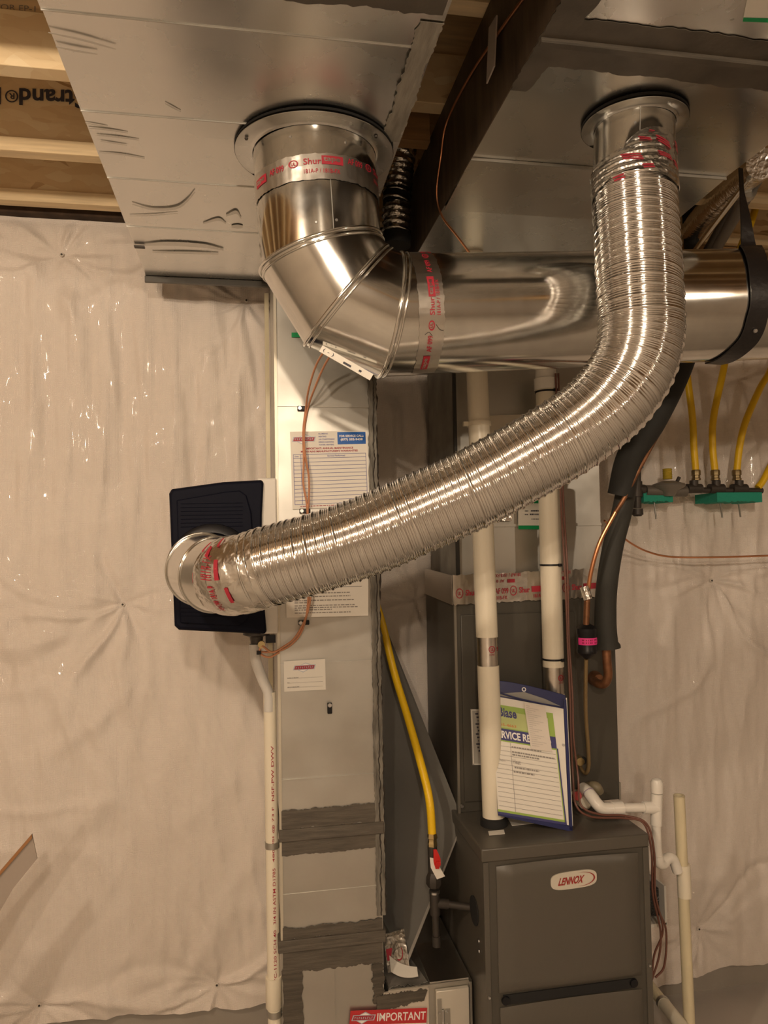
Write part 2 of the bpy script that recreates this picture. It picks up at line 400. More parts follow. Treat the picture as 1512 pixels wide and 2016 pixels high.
# ------------------------------------------------------------------ vapour barrier
def barrier():
    x0, x1, z1 = -1.9, 3.3, 2.655
    nx, nz = 780, 400
    xs = np.linspace(x0, x1, nx); vv = np.linspace(0, 1, nz)
    bx = [-1.9, -.768, -.35, -.1, .04, .7, 1.40, 1.62, 1.85, 2.4, 3.3]; bz = [.17, .150, .140, .118, .125, .1, .020, .048, .055, .07, .08]
    bot = np.interp(xs, bx, bz)+.004*np.sin(xs*31)
    X, V = np.meshgrid(xs, vv); Zb = np.interp(X, xs, bot); Z = Zb+(z1-Zb)*V
    rng = np.random.RandomState(3)
    pins = [(122, 502), (485, 592), (242, 1190), (427, 1938), (78, 1978), (1400, 1143), (1375, 1828), (818, 1182), (-190, 1230), (-220, 520), (830, 700), (1455, 745)]
    pw = [P(*p, Y=2.48) for p in pins]
    F = np.ones_like(X); Wk = np.zeros_like(X)
    for k, p in enumerate(pw):
        dx = X-p.x; dz = Z-p.z; r = np.sqrt(dx*dx+dz*dz)+1e-4; th = np.arctan2(dz, dx)
        F *= 1-.95*np.exp(-(r/.11))
        for j in range(24):
            base_ang = rng.choice([0, pi, pi/2, -pi/2], p=[.27, .27, .14, .32])
            t0 = base_ang+rng.normal(0, .32 if abs(sin(base_ang)) < .5 else .42); wd = rng.uniform(.035, .11); Ln = rng.uniform(.05, .16) if j % 3 else rng.uniform(.2, .38)
            am = rng.uniform(.0045, .0095)*(1 if rng.rand() < .6 else -1)
            da = (th-t0-.25*np.sin(r*9+j)+pi) % (2*pi)-pi
            wloc = wd+.006/(r+.02)
            Wk += am*np.exp(-(da/wloc)**2)*(1-np.exp(-r/.025))*np.exp(-r/Ln)*(1+r/.15)
    B = np.zeros_like(X)
    for i in range(22):      # slack sagging folds, mostly upright
        kx = rng.uniform(16, 95); kz = rng.uniform(-9, 9); ph = rng.uniform(0, 6.28)
        am = (.075 if kx < 45 else .035)/kx
        msk = .5+.5*np.sin(X*rng.uniform(1, 4)+Z*rng.uniform(1, 4)+rng.uniform(0, 6))
        sn = np.sin(kx*X+kz*Z+ph+.9*np.sin(2.3*Z+ph)+.5*np.sin(4*X)); B += am*msk*(np.abs(sn)**.7*np.sign(sn) if i % 2 else 1.3*(1-2*np.abs(sn)**.6))
    B *= 1+1.3*np.exp(-((Z-2.0)/.38)**2)
    for i in range(14):     # short slubs that glitter
        kx = rng.uniform(60, 130)*rng.choice([-1, 1]); kz = rng.uniform(-22, 22); ph = rng.uniform(0, 6.28)
        msk = np.clip(np.sin(X*rng.uniform(3, 8)+ph)*np.sin(Z*rng.uniform(3, 8)+ph*2), 0, 1)
        B += .0009*msk*np.sin(kx*X+kz*Z+ph+1.5*np.sin(17*Z+11*X))
    cols = .5+.5*np.cos(2*pi*(X+.40)/.406)        # taut on the studs
    out = F*(.030+.008*(1-cols))+Wk+B*(.35+.65*F)
    out = np.clip(out, .003, .075)*np.clip((1-V)/.03, .15, 1)
    Y = 2.488-out
    vs = np.stack([X, Y, Z], -1).reshape(-1, 3).tolist()
    idx = np.arange(nx*nz).reshape(nz, nx)
    f = np.stack([idx[:-1, :-1], idx[:-1, 1:], idx[1:, 1:], idx[1:, :-1]], -1).reshape(-1, 4).tolist()
    t = thing('vapor_barrier', 'white woven plastic sheeting over wall insulation, puckered at its fasteners', 'plastic sheeting', (0, 2.48, 0))
    mb = MB(); mb.v = [tuple(v) for v in vs]; mb.f = [tuple(q_) for q_ in f]
    part('film', mb, VB, t, sharp=0)
    for k, p in enumerate(pw[:7]):
        c = Vector((p.x, 2.478, p.z))
        fa = part('fastener', MB().lathe(c, (0, -1, 0), [(0, .007), (.003, .006), (.0035, 0.0005)], 16), PAPER2, t)
        part('pin', MB().lathe(c+Vector((0, -.0035, 0)), (0, -1, 0), [(0, .0035), (.002, .0025)], 10), IRON, fa)
    return t
barrier()

# ------------------------------------------------------------------ left trunk duct
TZ = 2.42
t = thing('trunk_duct', 'large galvanised trunk duct on the left with greasy smears near its end', 'duct', (0, 1.4, TZ))
ys = [-1.2, .55, 1.165, 1.432, 1.69, 1.945, 2.312]
pan = []
for i in range(len(ys)-1):
    a, b = ys[i], ys[i+1]; d = [0, .0, .0035, -.001, .002, .0012][i]
    m = MB().prism([(-.308, a, TZ+d), (.307, a, TZ+d), (.307, b+.004, TZ-.0016), (-.308, b+.004, TZ-.0016)], (0, 0, .003))
    part('bottom_panel', m, GALVD, t)
part('body', MB().box(-.306, .305, -1.2, 2.31, TZ+.006, 2.655), GALVD, t)
part('end_flange', MB().box(-.312, .311, 2.312, 2.330, TZ-.006, 2.655).box(-.312, .311, 2.300, 2.312, TZ-.020, TZ-.003), COIL, t)
for yy in ys[2:6]:
    part('seam', MB().box(-.308, .307, yy-.001, yy+.0012, TZ-.0035, TZ-.001), SHEET, t)
# greasy marks
def mark(pts, w, par, z=TZ-.0030, m_=STRAPD):
    pp = [P(a, b, Z=z) for a, b in pts]
    part('smear', MB().ribbon(catmull(pp, 5), Vector((0, 1, 0)), [w*(.35+.65*sin(pi*(k+.5)/(5*(len(pts)-1)+1))) for k in range(5*(len(pts)-1)+1)], .0002), m_, par)
SM = mat('smear', (.60, .59, .555), .42, 1)
for pts, w in [([(95, 64), (160, 78), (228, 97)], .006), ([(110, 92), (150, 100), (192, 107)], .006), ([(168, 242), (212, 250)], .004),
               ([(175, 252), (215, 256), (252, 262)], .006), ([(190, 266), (232, 270), (274, 276)], .006), ([(198, 278), (250, 286)], .005), ([(195, 300), (240, 304), (285, 312)], .006),
               ([(325, 204), (356, 220)], .005), ([(260, 402), (300, 412), (345, 410), (368, 396), (384, 378)], .014), ([(255, 425), (300, 424), (350, 420)], .006),
               ([(285, 482), (330, 480), (400, 484), (440, 492)], .028), ([(300, 497), (370, 498), (430, 500)], .016), ([(400, 440), (430, 432), (445, 440)], .016), ([(445, 425), (465, 418), (475, 430)], .02), ([(456, 446), (478, 446)], .024)]:
    mark(pts, w, t, m_=SM)
# screws/clip at the left edge
m = MB().box(*[P(262, 478, Z=TZ-.004).x, P(283, 480, Z=TZ-.004).x], *[2.060, 2.075], TZ-.008, TZ-.004)
part('clip', m, IRON, t)
# mastic squeezed along the top of the return drop
r = random.Random(5); A_, B_ = [], []
for i in range(26):
    yy = 1.90+i*.0165; wd = r.uniform(.002, .012)+(.012 if 8 < i < 12 or i > 20 else 0)
    A_.append(Vector((.058-wd, yy, TZ-.004))); B_.append(Vector((.072, yy, TZ-.004)))
part('mastic', strip(A_, B_, (0, 0, -1), .006), IRON, t)
a, b = ragged([(-.30, 1.085, TZ-.003), (.30, 1.085, TZ-.003)], [(-.30, .95, TZ-.003), (.30, .95, TZ-.003)], (0, .006, 0), 4, 60)
part('mastic', strip(a, b, (0, 0, -1)), MASTICX, t)
a, b = ragged([(.267, 1.10, TZ-.003), (.267, 1.45, TZ-.003)], [(.305, 1.10, TZ-.003), (.305, 1.45, TZ-.003)], (.004, 0, 0), 6, 60)
part('mastic', strip(a, b, (0, 0, -1)), MASTL, t)

# ------------------------------------------------------------------ right trunk duct
t = thing('trunk_duct', 'large dim trunk duct on the right with dark mastic along its cross seam', 'duct', (.78, 1.4, TZ))
XL, XR = .472, 1.08
ys = [(-.6, 1.108, 0), (1.112, 1.50, .004), (1.50, 1.725, -.010), (1.725, 2.40, .006)]
for a, b, d in ys:
    part('bottom_panel', MB().prism([(XL, a, TZ), (XR, a, TZ), (XR, b, TZ+d-.001), (XL, b, TZ+d-.001)], (0, 0, .003)), GALVD, t)
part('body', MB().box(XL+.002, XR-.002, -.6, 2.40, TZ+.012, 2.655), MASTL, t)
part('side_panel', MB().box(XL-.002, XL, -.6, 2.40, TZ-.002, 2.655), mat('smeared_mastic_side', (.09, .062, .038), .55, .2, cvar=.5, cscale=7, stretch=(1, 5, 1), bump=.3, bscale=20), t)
a, b = ragged([(XL, 1.175, TZ-.002), (XR, 1.185, TZ-.002)], [(XL, 1.055, TZ-.002), (XR, 1.06, TZ-.002)], (0, .004, 0), 11, 60)
part('mastic', strip(a, b, (0, 0, -1)), MASTICX, t)
a, b = ragged([(XL, .9, TZ-.0025), (XL, 1.25, TZ-.0025)], [(XL+.07, .9, TZ-.0025), (XL+.03, 1.25, TZ-.0025)], (.004, 0, 0), 12, 40)
part('mastic', strip(a, b, (0, 0, -1)), MASTICX, t)
part('cleat', MB().box(XL, XR, 1.106, 1.118, TZ-.012, TZ), MASTICX, t)
part('seam', MB().box(XL, XR, 1.498, 1.502, TZ-.004, TZ+.002), SHEET, t)
# sticker at top right
q = Quad(P(1478, -40, Z=TZ-.001), P(1620, -40, Z=TZ-.001), P(1462, 40, Z=TZ-.001), P(1600, 45, Z=TZ-.001))
st = thing('duct_label', 'pale sticker with a green edge on the underside of the right trunk', 'sticker', q(.5, .5))
part('paper', MB().prism([q(0, 0, .0008), q(1, 0, .0008), q(1, 1, .0008), q(0, 1, .0008)], q.n*.001), PAPER, st)
m = MB(); put_rect(m, q, 0, 0, 1, .11, .0022); part('stripe', m, GREEN, st)

# ------------------------------------------------------------------ big round elbow
def takeoff(name, label, cx, cy, rc, rf, drop, tilt=(0, 0)):
    t = thing(name, label, 'duct collar', (cx, cy, TZ))
    part('gasket', MB().lathe((cx, cy, TZ-.003), (0, 0, -1), [(0, rf+.0005), (.005, rf+.001), (.005, rc), (0, rc)], 72, (False, False)), GASK, t)
    part('flange', MB().lathe((cx, cy, TZ-.0085), (tilt[0], tilt[1], -1), [(0, rf), (.0015, rf), (.0015, rc+.006), (.004, rc+.002), (.006, rc), (.0, rc)], 72, (False, False)), GALV, t)
    return t
ex, ey = .137, 1.515; RB = .127
tk = takeoff('duct_collar', 'wide round galvanised collar under the left trunk duct', ex, ey, RB+.001, .164, .02, (.0, .02))
for ang in (200, 320, 80):
    c = Vector((ex+.149*cos(radians(ang)), ey+.149*sin(radians(ang)), TZ-.013))
    part('screw', MB().lathe(c, (0, 0, -1), [(0, .004), (.003, .003)], 10), IRON, tk)
el = thing('round_elbow', 'big segmented galvanised elbow turning from the left trunk into the level round duct', 'duct elbow', (ex, ey, 2.2))
def PY(a, b, Y): return P(a, b, Y=Y)
top = Vector((ex, ey, TZ-.012))
ax = [top, PY(632, 502, 1.52), PY(681, 583, 1.525), PY(766, 622, 1.53), PY(812, 621, 1.53)]
def miter(pts, r, n=64):
    d = [(pts[i+1]-pts[i]).normalized() for i in range(len(pts)-1)]
    rg = []
    a, b = basis(d[0]); 
    first = [pts[0]+(a*cos(2*pi*i/n)+b*sin(2*pi*i/n))*r for i in range(n)]
    rg.append(first); cur = first
    for k in range(1, len(pts)):
        dd = d[k-1]; pl = (d[k-1]+d[k]).normalized() if k < len(pts)-1 else d[k-1]
        cur = [p+dd*((pts[k]-p).dot(pl)/dd.dot(pl)) for p in cur]; rg.append(cur)
    return rg
rg = miter(ax, RB)
for k in range(len(rg)-1):
    part('elbow_segment', MB().rings([rg[k], rg[k+1]], (False, False)), PIPE, el)
def beadring(ring, r, n=8, grow=1.006):
    c = sum(ring, Vector())/len(ring); pts = [c+(p-c)*grow for p in ring]
    N_ = len(pts); rings = []
    for i in range(N_):
        tdir = (pts[(i+1) % N_]-pts[i-1]).normalized(); o = (pts[i]-c); o = (o-tdir*o.dot(tdir)).normalized(); w_ = tdir.cross(o)
        rings.append([pts[i]+(o*cos(2*pi*j/n)+w_*sin(2*pi*j/n))*r for j in range(n)])
    return MB().rings(rings, closed=True)
for k in (1, 2, 3):
    part('bead', beadring(rg[k], .0042), PIPE, el, sharp=0)
    off = (ax[k+1]-ax[k]).normalized()*.011
    part('bead', beadring([p+off for p in rg[k]], .0024), PIPE, el, sharp=0)
# vertical lap seam and rivets
def cylmap(p0, axd, r, ang0=0.0, ref=None):
    axd = Vector(axd).normalized(); ref = Vector(ref or (0, -1, 0)); a = (ref-axd*ref.dot(axd)).normalized(); b = axd.cross(a)
    def f(s_, tt, h=0):    # s_ arc length (m), tt along axis
        th = s_/r+ang0; return Vector(p0)+axd*tt+(a*cos(th)+b*sin(th))*(r+h)
    return f
dv = (ax[1]-ax[0]).normalized()
cm = cylmap(ax[0], dv, RB)
def patch(cm, s0, s1, t0, t1, h, n=60, jit=0, seed=0):
    r = random.Random(seed); m = MB(); vs = []; fs = []; j0 = j1 = 0
    for i in range(n+1):
        s_ = s0+(s1-s0)*i/n; j0 = j0*.6+r.uniform(-jit, jit); j1 = j1*.6+r.uniform(-jit, jit)
        w_ = r.uniform(0, 1)*min(.0015, jit)
        vs += [cm(s_, t0+j0, h+w_), cm(s_, (t0+t1)/2, h+.0006), cm(s_, t1+j1, h+w_), ]
        if i:
            k = 3*i; fs += [(k-3, k, k+1, k-2), (k-2, k+1, k+2, k-1)]
    return m.add(vs, fs)
sgn = 1 if (cm(.05, 0)-cm(0, 0)).x > 0 else -1       # +s runs to the right in view
def S(cm0, sg): return lambda s_, tt, h=0: cm0(s_*sg, tt, h)
cmr = S(cm, sgn)
part('lap_seam', patch(cmr, .012, .0135, .1, .205, .0012, 2), SHEET, el)
for s_, tt in ((-.06, .02), (.02, .185), (-.02, .19), (.05, .03)):
    part('rivet', MB().lathe(cmr(s_, tt), cmr(s_, tt, 1)-cmr(s_, tt), [(0, .003), (.002, .002)], 10), STEEL, el)
def tape_text(cm, t_off, par, s_from, s_to, hgt=.017, h=.0022, up=-1, tilt=0, seed=0, along=1):
    """printed band: repeats of the maker's bar, code and mark"""
    m = MB(); s_ = s_from; i = seed
    words = [('#', .042), ('AF 099', .036), ('U', .020), ('Shur', .034)]; m2 = MB()
    while s_ < s_to:
        w, wd = words[i % 4]; i += 1
        o = t_off+tilt*(s_-s_from)
        f = (lambda a, b, hh, s_=s_, wd=wd, o=o: cm(s_+a*wd*along, o+up*b*hgt, hh))
        if w == '#':
            put_rect(m, f, 0, -.05, 1, 1.05, h, 6); put_text(m2, f, 'tape', .08, .12, .86, .88, h+.0004, .02)
        elif w == 'U':
            n = 20; rr = .5
            vs = [f(.5+.5*cos(2*pi*k/n), .5+.5*sin(2*pi*k/n), h) for k in range(n)]+[f(.5+.36*cos(2*pi*k/n), .5+.38*sin(2*pi*k/n), h) for k in range(n)]
            m.add(vs, [(k, (k+1) % n, n+(k+1) % n, n+k) for k in range(n)])
            put_text(m, f, 'UL', .27, .28, .73, .74, h, .02)
        else:
            put_text(m, f, w, 0, .1, 1, .9, h, .015)
        s_ += wd+(.010 if w != 'Shur' else .001)
        if w == 'U':
            f2 = (lambda a, b, hh, s_=s_, o=o: cm(s_+a*.07*along, o+up*(b*hgt*.55-hgt*.9), hh))
            put_text(m, f2, '181A-P / 181B-FX', 0, 0, 1, 1, h, .01)
    part('lettering', m2, FOILF, par)
    return part('lettering', m, RED, par)
tp = part('foil_tape', patch(cmr, -.2, .2, .058, .108, .0012, 90, .0012, 3), FOILF, el)
tape_text(cmr, .088, tp, -.165, .16, .015, .0028, up=-1, tilt=-.06)

# horizontal round duct
pd = (PY(1400, 603, 1.53)-ax[3]).normalized()
p0 = ax[4]-(ax[4]-ax[3]).normalized()*.004; p1 = p0+pd*2.6
rd = thing('round_duct', 'long level galvanised round duct crossing behind the flexible hose', 'duct', p0)
part('pipe', MB().cyl(p0, p1, RB-.001, 96, (False, True)), PIPE, rd)
for px_, py_ in ((1085, 504), (1108, 497)):
    m = MB().lathe(PY(px_, py_+3, 1.49), (0, -.5, .9), [(0, .007), (.006, .004)], 8)
    part('dent_mark', m, SHEET, rd)
cmp_ = cylmap(p0, pd, RB-.001)
sg = 1 if (cmp_(.05, 0)-cmp_(0, 0)).z > 0 else -1
cmu = S(cmp_, sg)
tp = part('foil_tape', patch(cmu, -.19, .165, -.012, .040, .0014, 90, .0012, 9), FOILF, rd)
tape_text(cmu, .016, tp, -.165, .16, .013, .0030, up=-1, tilt=.04)
part('tape_crease', MB().tube([cmu(-.055, .022, .0025), cmu(-.065, .030, .003), cmu(-.068, .038, .0025)], .0007, 6), IRON, tp)
part('tape_crease', MB().tube([cmu(-.075, .0, .0025), cmu(-.07, .008, .003), cmu(-.078, .016, .0025)], .0006, 6), IRON, tp)

# hanging strap round the level duct
st = thing('hanging_strap', 'black webbing strap hung from the ceiling and looped under the round duct', 'strap', P(1470, 600, Y=1.4))
pts = []; wv = []
top1 = P(1458, 332, Y=1.56); 
def oncirc(phi, px_):
    base = P(px_, 600, Y=1.53-.131*sin(phi)); tt = (base.x-p0.x)/pd.x; c = p0+pd*tt
    return c+Vector((0, -sin(phi), cos(phi)))*(RB+.004)
path = [top1, P(1461, 380, Y=1.54), P(1468, 430, Y=1.50)]
for i, ph in enumerate(np.linspace(.25, 3.3, 16)):
    pxs = np.interp(ph, [.25, 1.2, 1.8, 2.4, 3.0, 3.3], [1478, 1497, 1500, 1478, 1425, 1400]); path.append(oncirc(ph, pxs))
n = len(path); path2 = catmull(path, 4); W_ = []
for k in range(len(path2)):
    f = k/(len(path2)-1); W_.append(.010+.038*min(1, max(0, (f-.05)/.16)))
fr = frames(path2); wvl = []
for k, p in enumerate(path2):
    wx = Vector((1, 0, 0)); wx = wx-fr[k][0]*wx.dot(fr[k][0]); wvl.append(wx)
part('webbing', MB().ribbon(path2, wvl, W_, .0035), STRAP, st, sharp=50)
c = path2[int(len(path2)*.72)]
part('screw', MB().lathe(c+Vector((0, -.004, -.002)), (0, -1, -.4), [(0, .005), (.003, .004)], 12), STEEL, st)

# ------------------------------------------------------------------ right take-off collar and flexible hose
cx2, cy2 = .750, 1.315; RC = .0765
t2 = takeoff('duct_collar', 'small round galvanised collar under the right trunk duct', cx2, cy2, RC+.001, .101, .02, (.01, .03))
bot = P(1245, 385, Y=1.312)
part('sleeve', MB().cyl((cx2, cy2, TZ-.012), bot, RC, 64, (False, False)), PIPE, t2)
dvc = (bot-Vector((cx2, cy2, TZ-.012)))
cc = cylmap((cx2, cy2, TZ-.012), dvc, RC); sg = 1 if (cc(.03, 0)-cc(0, 0)).x > 0 else -1; ccr = S(cc, sg)
part('lap_seam', patch(ccr, -.028, -.0265, .005, .09, .0012, 2), SHEET, t2)
for tt in (.038, .068): part('rivet', MB().lathe(ccr(-.036, tt), ccr(-.036, tt, 1)-ccr(-.036, tt), [(0, .0028), (.002, .002)], 10), STEEL, t2)
cl = [(1245, 338, 1.312), (1250, 420, 1.305), (1255, 500, 1.295), (1260, 590, 1.285), (1262, 655, 1.285), (1246, 722, 1.29), (1202, 788, 1.30), (1135, 845, 1.325), (1040, 903, 1.35), (932, 962, 1.38),
      (826, 1010, 1.41), (722, 1055, 1.435), (618, 1090, 1.46), (545, 1110, 1.485), (492, 1126, 1.505)]
hp = [P(a, b, Y=c) for a, b, c in cl]
def flexhose(name, parent, ctrl, R, per=.0168, n=80, mtl=ALU, smp=24, amp=1.0):
    pts, L_ = resample(catmull(ctrl, 30), per/smp)
    fr = frames(pts); nn = len(pts); rings = []
    C_ = np.array([p[:] for p in pts]); A = np.array([f[1][:] for f in fr]); B = np.array([f[2][:] for f in fr]); T = np.array([f[0][:] for f in fr])
    th = np.arange(n)*2*pi/n
    s_ = np.linspace(0, L_, nn)
    rr = np.random.RandomState(5)
    ph = s_/per+.25*np.sin(s_*37)+.12*np.sin(s_*91+1)
    S_ = ph[:, None]+.05*np.cos(th[None, :]+s_[:, None]*9)+th[None, :]/(2*pi)      # helical wind
    u = S_ % 1.0; k = np.floor(S_); jit = .75+.5*np.modf(np.abs(np.sin(k*12.9898)*43758.5))[0]
    wide = .36
    prof = np.where(u < wide, .0021*np.sin(pi*u/wide)*jit, -.0012+.0013*(.5-.5*np.cos(2*pi*3*(u-wide)/(1-wide))))
    Rr = R+prof*amp
    V = C_[:, None, :]+(A[:, None, :]*np.cos(th)[None, :, None]+B[:, None, :]*np.sin(th)[None, :, None])*Rr[:, :, None]
    mb = MB(); mb.v = [tuple(v) for v in V.reshape(-1, 3).tolist()]
    idx = np.arange(nn*n).reshape(nn, n); nx = np.roll(idx, -1, axis=1)
    mb.f = [tuple(f) for f in np.stack([idx[:-1], nx[:-1], nx[1:], idx[1:]], -1).reshape(-1, 4).tolist()]
    return part(name, mb, mtl, parent, sharp=0)
fh = thing('flexible_duct', 'ribbed aluminium flexible duct sweeping from the right trunk down to the humidifier', 'flexible duct', hp[8])
flexhose('hose', fh, hp, .0785)
# tape over the upper end
dd = (hp[1]-hp[0]).normalized(); ct = cylmap(P(1244, 292, Y=1.313), dd, .0788); sg = 1 if (ct(.03, 0)-ct(0, 0)).x > 0 else -1; ctr = S(ct, sg)
m = MB(); vs = []; fs = []; rr = random.Random(8); NN = 100; rows = 26
for j in range(rows+1):
    for i in range(NN):
        s_ = (i/NN-.5)*2*pi*.0795; topo = .016+.030/(1+math.exp((s_+.045)/.010))-.010*math.exp(-((s_-.02)/.05)**2)
        low = .098+.009*sin(s_*30)
        tt = topo+(low-topo)*j/rows
        vs.append(ctr(s_, tt, .0010+.0016*(.5+.5*sin(tt*2*pi/.0125+.6*sin(s_*20)))*min(1, j/8)+rr.uniform(0, .0007)))
for j in range(rows):
    for i in range(NN): fs.append((j*NN+i, j*NN+(i+1) % NN, (j+1)*NN+(i+1) % NN, (j+1)*NN+i))
tp = part('foil_tape', m.add(vs, fs), FOIL, fh, sharp=0)
m = MB()
def bars(m, cm, s0, t0, w, hgt, h, lines=3, tilt=.2):
    for k in range(lines):
        f = lambda a, b, hh: cm(s0+a*w+.002*k, t0+k*hgt/lines+tilt*a*w-b*hgt/lines*.6, hh)
        put_rect(m, f, 0, 0, 1, 1, h, 6)
bars(m, ctr, -.062, .058, .035, .014, .0036); bars(m, ctr, .002, .028, .030, .015, .0036, tilt=.28); bars(m, ctr, -.030, .030, .022, .007, .0036, 2)
bars(m, ctr, .004, .058, .030, .010, .0036, 3, .1); bars(m, ctr, .043, .066, .016, .012, .0036, 2, .3); bars(m, ctr, -.026, .086, .020, .010, .0036, 2, 0); bars(m, ctr, -.078, .098, .02, .012, .0036, 2, 0); bars(m, ctr, .052, .024, .02, .02, .0036, 3, .1); bars(m, ctr, -.01, .018, .01, .003, .0036, 1, .1)
part('lettering', m, RED, tp)
# small elbow at the humidifier
hc = P(412, 1112, Y=1.905)
es = thing('round_elbow', 'small segmented galvanised elbow on the face of the black humidifier', 'duct elbow', hc)
eax = [hc, P(398, 1117, Y=1.74), P(400, 1122, Y=1.665), P(424, 1131, Y=1.58), P(462, 1133, Y=1.522), P(490, 1127, Y=1.507)]
er = miter(eax, .0775, 64)
for k in range(len(er)-1): part('elbow_segment', MB().rings([er[k], er[k+1]], (False, False)), PIPE, es)
for k in (1, 2, 3): part('bead', beadring(er[k], .0028), PIPE, es, sharp=0)
# lower tape
dd = (eax[5]-eax[3]).normalized()
path3, L3 = resample(catmull([eax[3].lerp(eax[4], .72), eax[3].lerp(eax[4], .95), eax[5], hp[-2].lerp(hp[-1], .25)], 14), .004)
fr3 = frames(path3)
def ltm(s_, tt, h=0):
    k = min(len(path3)-1, max(0, tt/L3*(len(path3)-1))); i = int(k); j = min(i+1, len(path3)-1); c = path3[i].lerp(path3[j], k-i)
    T_ = fr3[i][0]; a = Vector((0, -1, 0)); a = (a-T_*a.dot(T_)).normalized(); b = T_.cross(a); th = s_/.08
    if b.z < 0: b = -b
    return c+(a*cos(th)+b*sin(th))*(.0792+h)
m = MB(); vs = []; fs = []; rows = 30
for j in range(rows+1):
    for i in range(NN):
        s_ = (i/NN-.5)*2*pi*.08; tt = L3*j/rows+.003*sin(s_*25)*(1 if j in (0, rows) else 0)
        vs.append(ltm(s_, tt, rr.uniform(0, .0012)+.0008*sin(s_*60+tt*200)))
for j in range(rows):
    for i in range(NN): fs.append((j*NN+i, j*NN+(i+1) % NN, (j+1)*NN+(i+1) % NN, (j+1)*NN+i))
tp = part('foil_tape', m.add(vs, fs), FOIL, fh, sharp=0)
m = MB()
for (s0, t0, w, hg, ln) in ((.045, .012, .026, .0045, 2), (.045, .018, .026, .0025, 2), (.0, .034, .04, .006, 2), (-.050, .044, .034, .006, 2), (.070, .030, .03, .005, 2), (-.02, .007, .02, .004, 2)):
    f = lambda a, b, hh: ltm(s0+a*w, t0-b*hg, hh); put_rect(m, f, 0, 0, 1, 1, .0026, 5)
f = lambda a, b, hh: ltm(-.07+a*.06, .024-b*.007, hh); put_text(m, f, 'AF 099 181A-P', 0, 0, 1, 1, .0026, .01)
f = lambda a, b, hh: ltm(.0+a*.05, .022-b*.007, hh); put_text(m, f, '181B-FX', 0, 0, 1, 1, .0026, .01)
part('lettering', m, RED, tp)

# ------------------------------------------------------------------ humidifier
DX0, DX1, DY = .064, .322, 1.92
hu = thing('humidifier', 'black and white furnace humidifier hung on the side of the return duct', 'humidifier', (-.08, 2.1, 1.56))
part('body', MB().box(.015, DX0-.001, 1.905, 2.26, 1.372, 1.768), WHT, hu, bevel=.004)
# cover: outline in view, extruded in depth, chamfered
oc = [(333, 972), (338, 963), (440, 949), (515, 945), (519, 950), (516, 1010), (515, 1080), (518, 1160), (525, 1243), (520, 1248), (352, 1240), (343, 1232)]
pts = [P(a, b, Y=1.900) for a, b in oc]
cov = MB(); c = sum(pts, Vector())/len(pts)
inner = [p+(c-p)*.03+Vector((0, -.008, 0)) for p in pts]; back = [p+Vector((0, .34, 0)) for p in pts]
n = len(pts); cov.add(back+pts+inner, [tuple(range(n))]+[(i, n+i, n+(i+1) % n, (i+1) % n) for i in range(n)]+[(n+i, 2*n+i, 2*n+(i+1) % n, n+(i+1) % n) for i in range(n)]+[tuple(range(2*n, 3*n))[::-1]])
cv = part('cover', cov, HUM, hu, bevel=.003)
pr = [(348, 985), (445, 968), (472, 966), (485, 975), (495, 1010), (498, 1060), (494, 1200), (486, 1222), (468, 1233), (355, 1226)]
pts = [P(a, b, Y=1.892) for a, b in pr]
part('raised_panel', MB().prism(pts, (0, -.006, 0)), HUM, cv, bevel=.003)
m = MB(); mlow = MB()
for k in range(30):
    y_ = 992+k*7.6
    if 1040 < y_ < 1190: continue
    a_ = P(356, y_, Y=1.8855); b_ = P(478, y_-2 if y_ < 1100 else y_+1, Y=1.8855); (m if y_ < 1100 else mlow).add([a_+Vector((0, 0, .0009)), b_+Vector((0, 0, .0009)), b_-Vector((0, 0, .0009)), a_-Vector((0, 0, .0009)), a_+Vector((0, -.0006, 0)), b_+Vector((0, -.0006, 0))], [(0, 1, 5, 4), (4, 5, 2, 3)])
part('rib', m, HUM, cv); part('rib', mlow, HUM, cv)
part('outlet_ring', MB().lathe(P(418, 1112, Y=1.888), (0, -1, 0), [(0, .103), (.010, .101), (.016, .094), (.018, .080), (.003, .079)], 72, (True, False)), BLACK, hu)
m = MB().cyl(P(338, 1112, Y=2.0), P(326, 1112, Y=2.0), .010, 12)
part('knob', m, WHT, hu)
part('clip', MB().box(P(327, 1107, Y=1.98).x, P(336, 1107, Y=1.98).x, 1.97, 1.99, 1.545, 1.556), BLACK, hu)
# valve and bracket beneath
vb = P(505, 1262, Y=1.94)
part('drain_spud', MB().lathe(vb+Vector((.0, 0, .025)), (0, 0, -1), [(0, .034), (.008, .034), (.014, .017), (.030, .015)], 24), IRON, hu)
part('solenoid', MB().cyl(vb+Vector((.012, -.012, -.006)), vb+Vector((.012, -.03, -.006)), .009, 16), BRASS, hu)
a_ = P(523, 1252, Y=1.92); b_ = P(543, 1266, Y=1.92)
part('bracket', MB().box(a_.x, b_.x, 1.925, 1.95, b_.z, a_.z), BLACK, hu)
part('white_clip', MB().box(P(512, 1270, Y=1.92).x, P(521, 1280, Y=1.92).x, 1.92, 1.935, P(512, 1282, Y=1.92).z, P(512, 1266, Y=1.92).z), PVCW, hu)

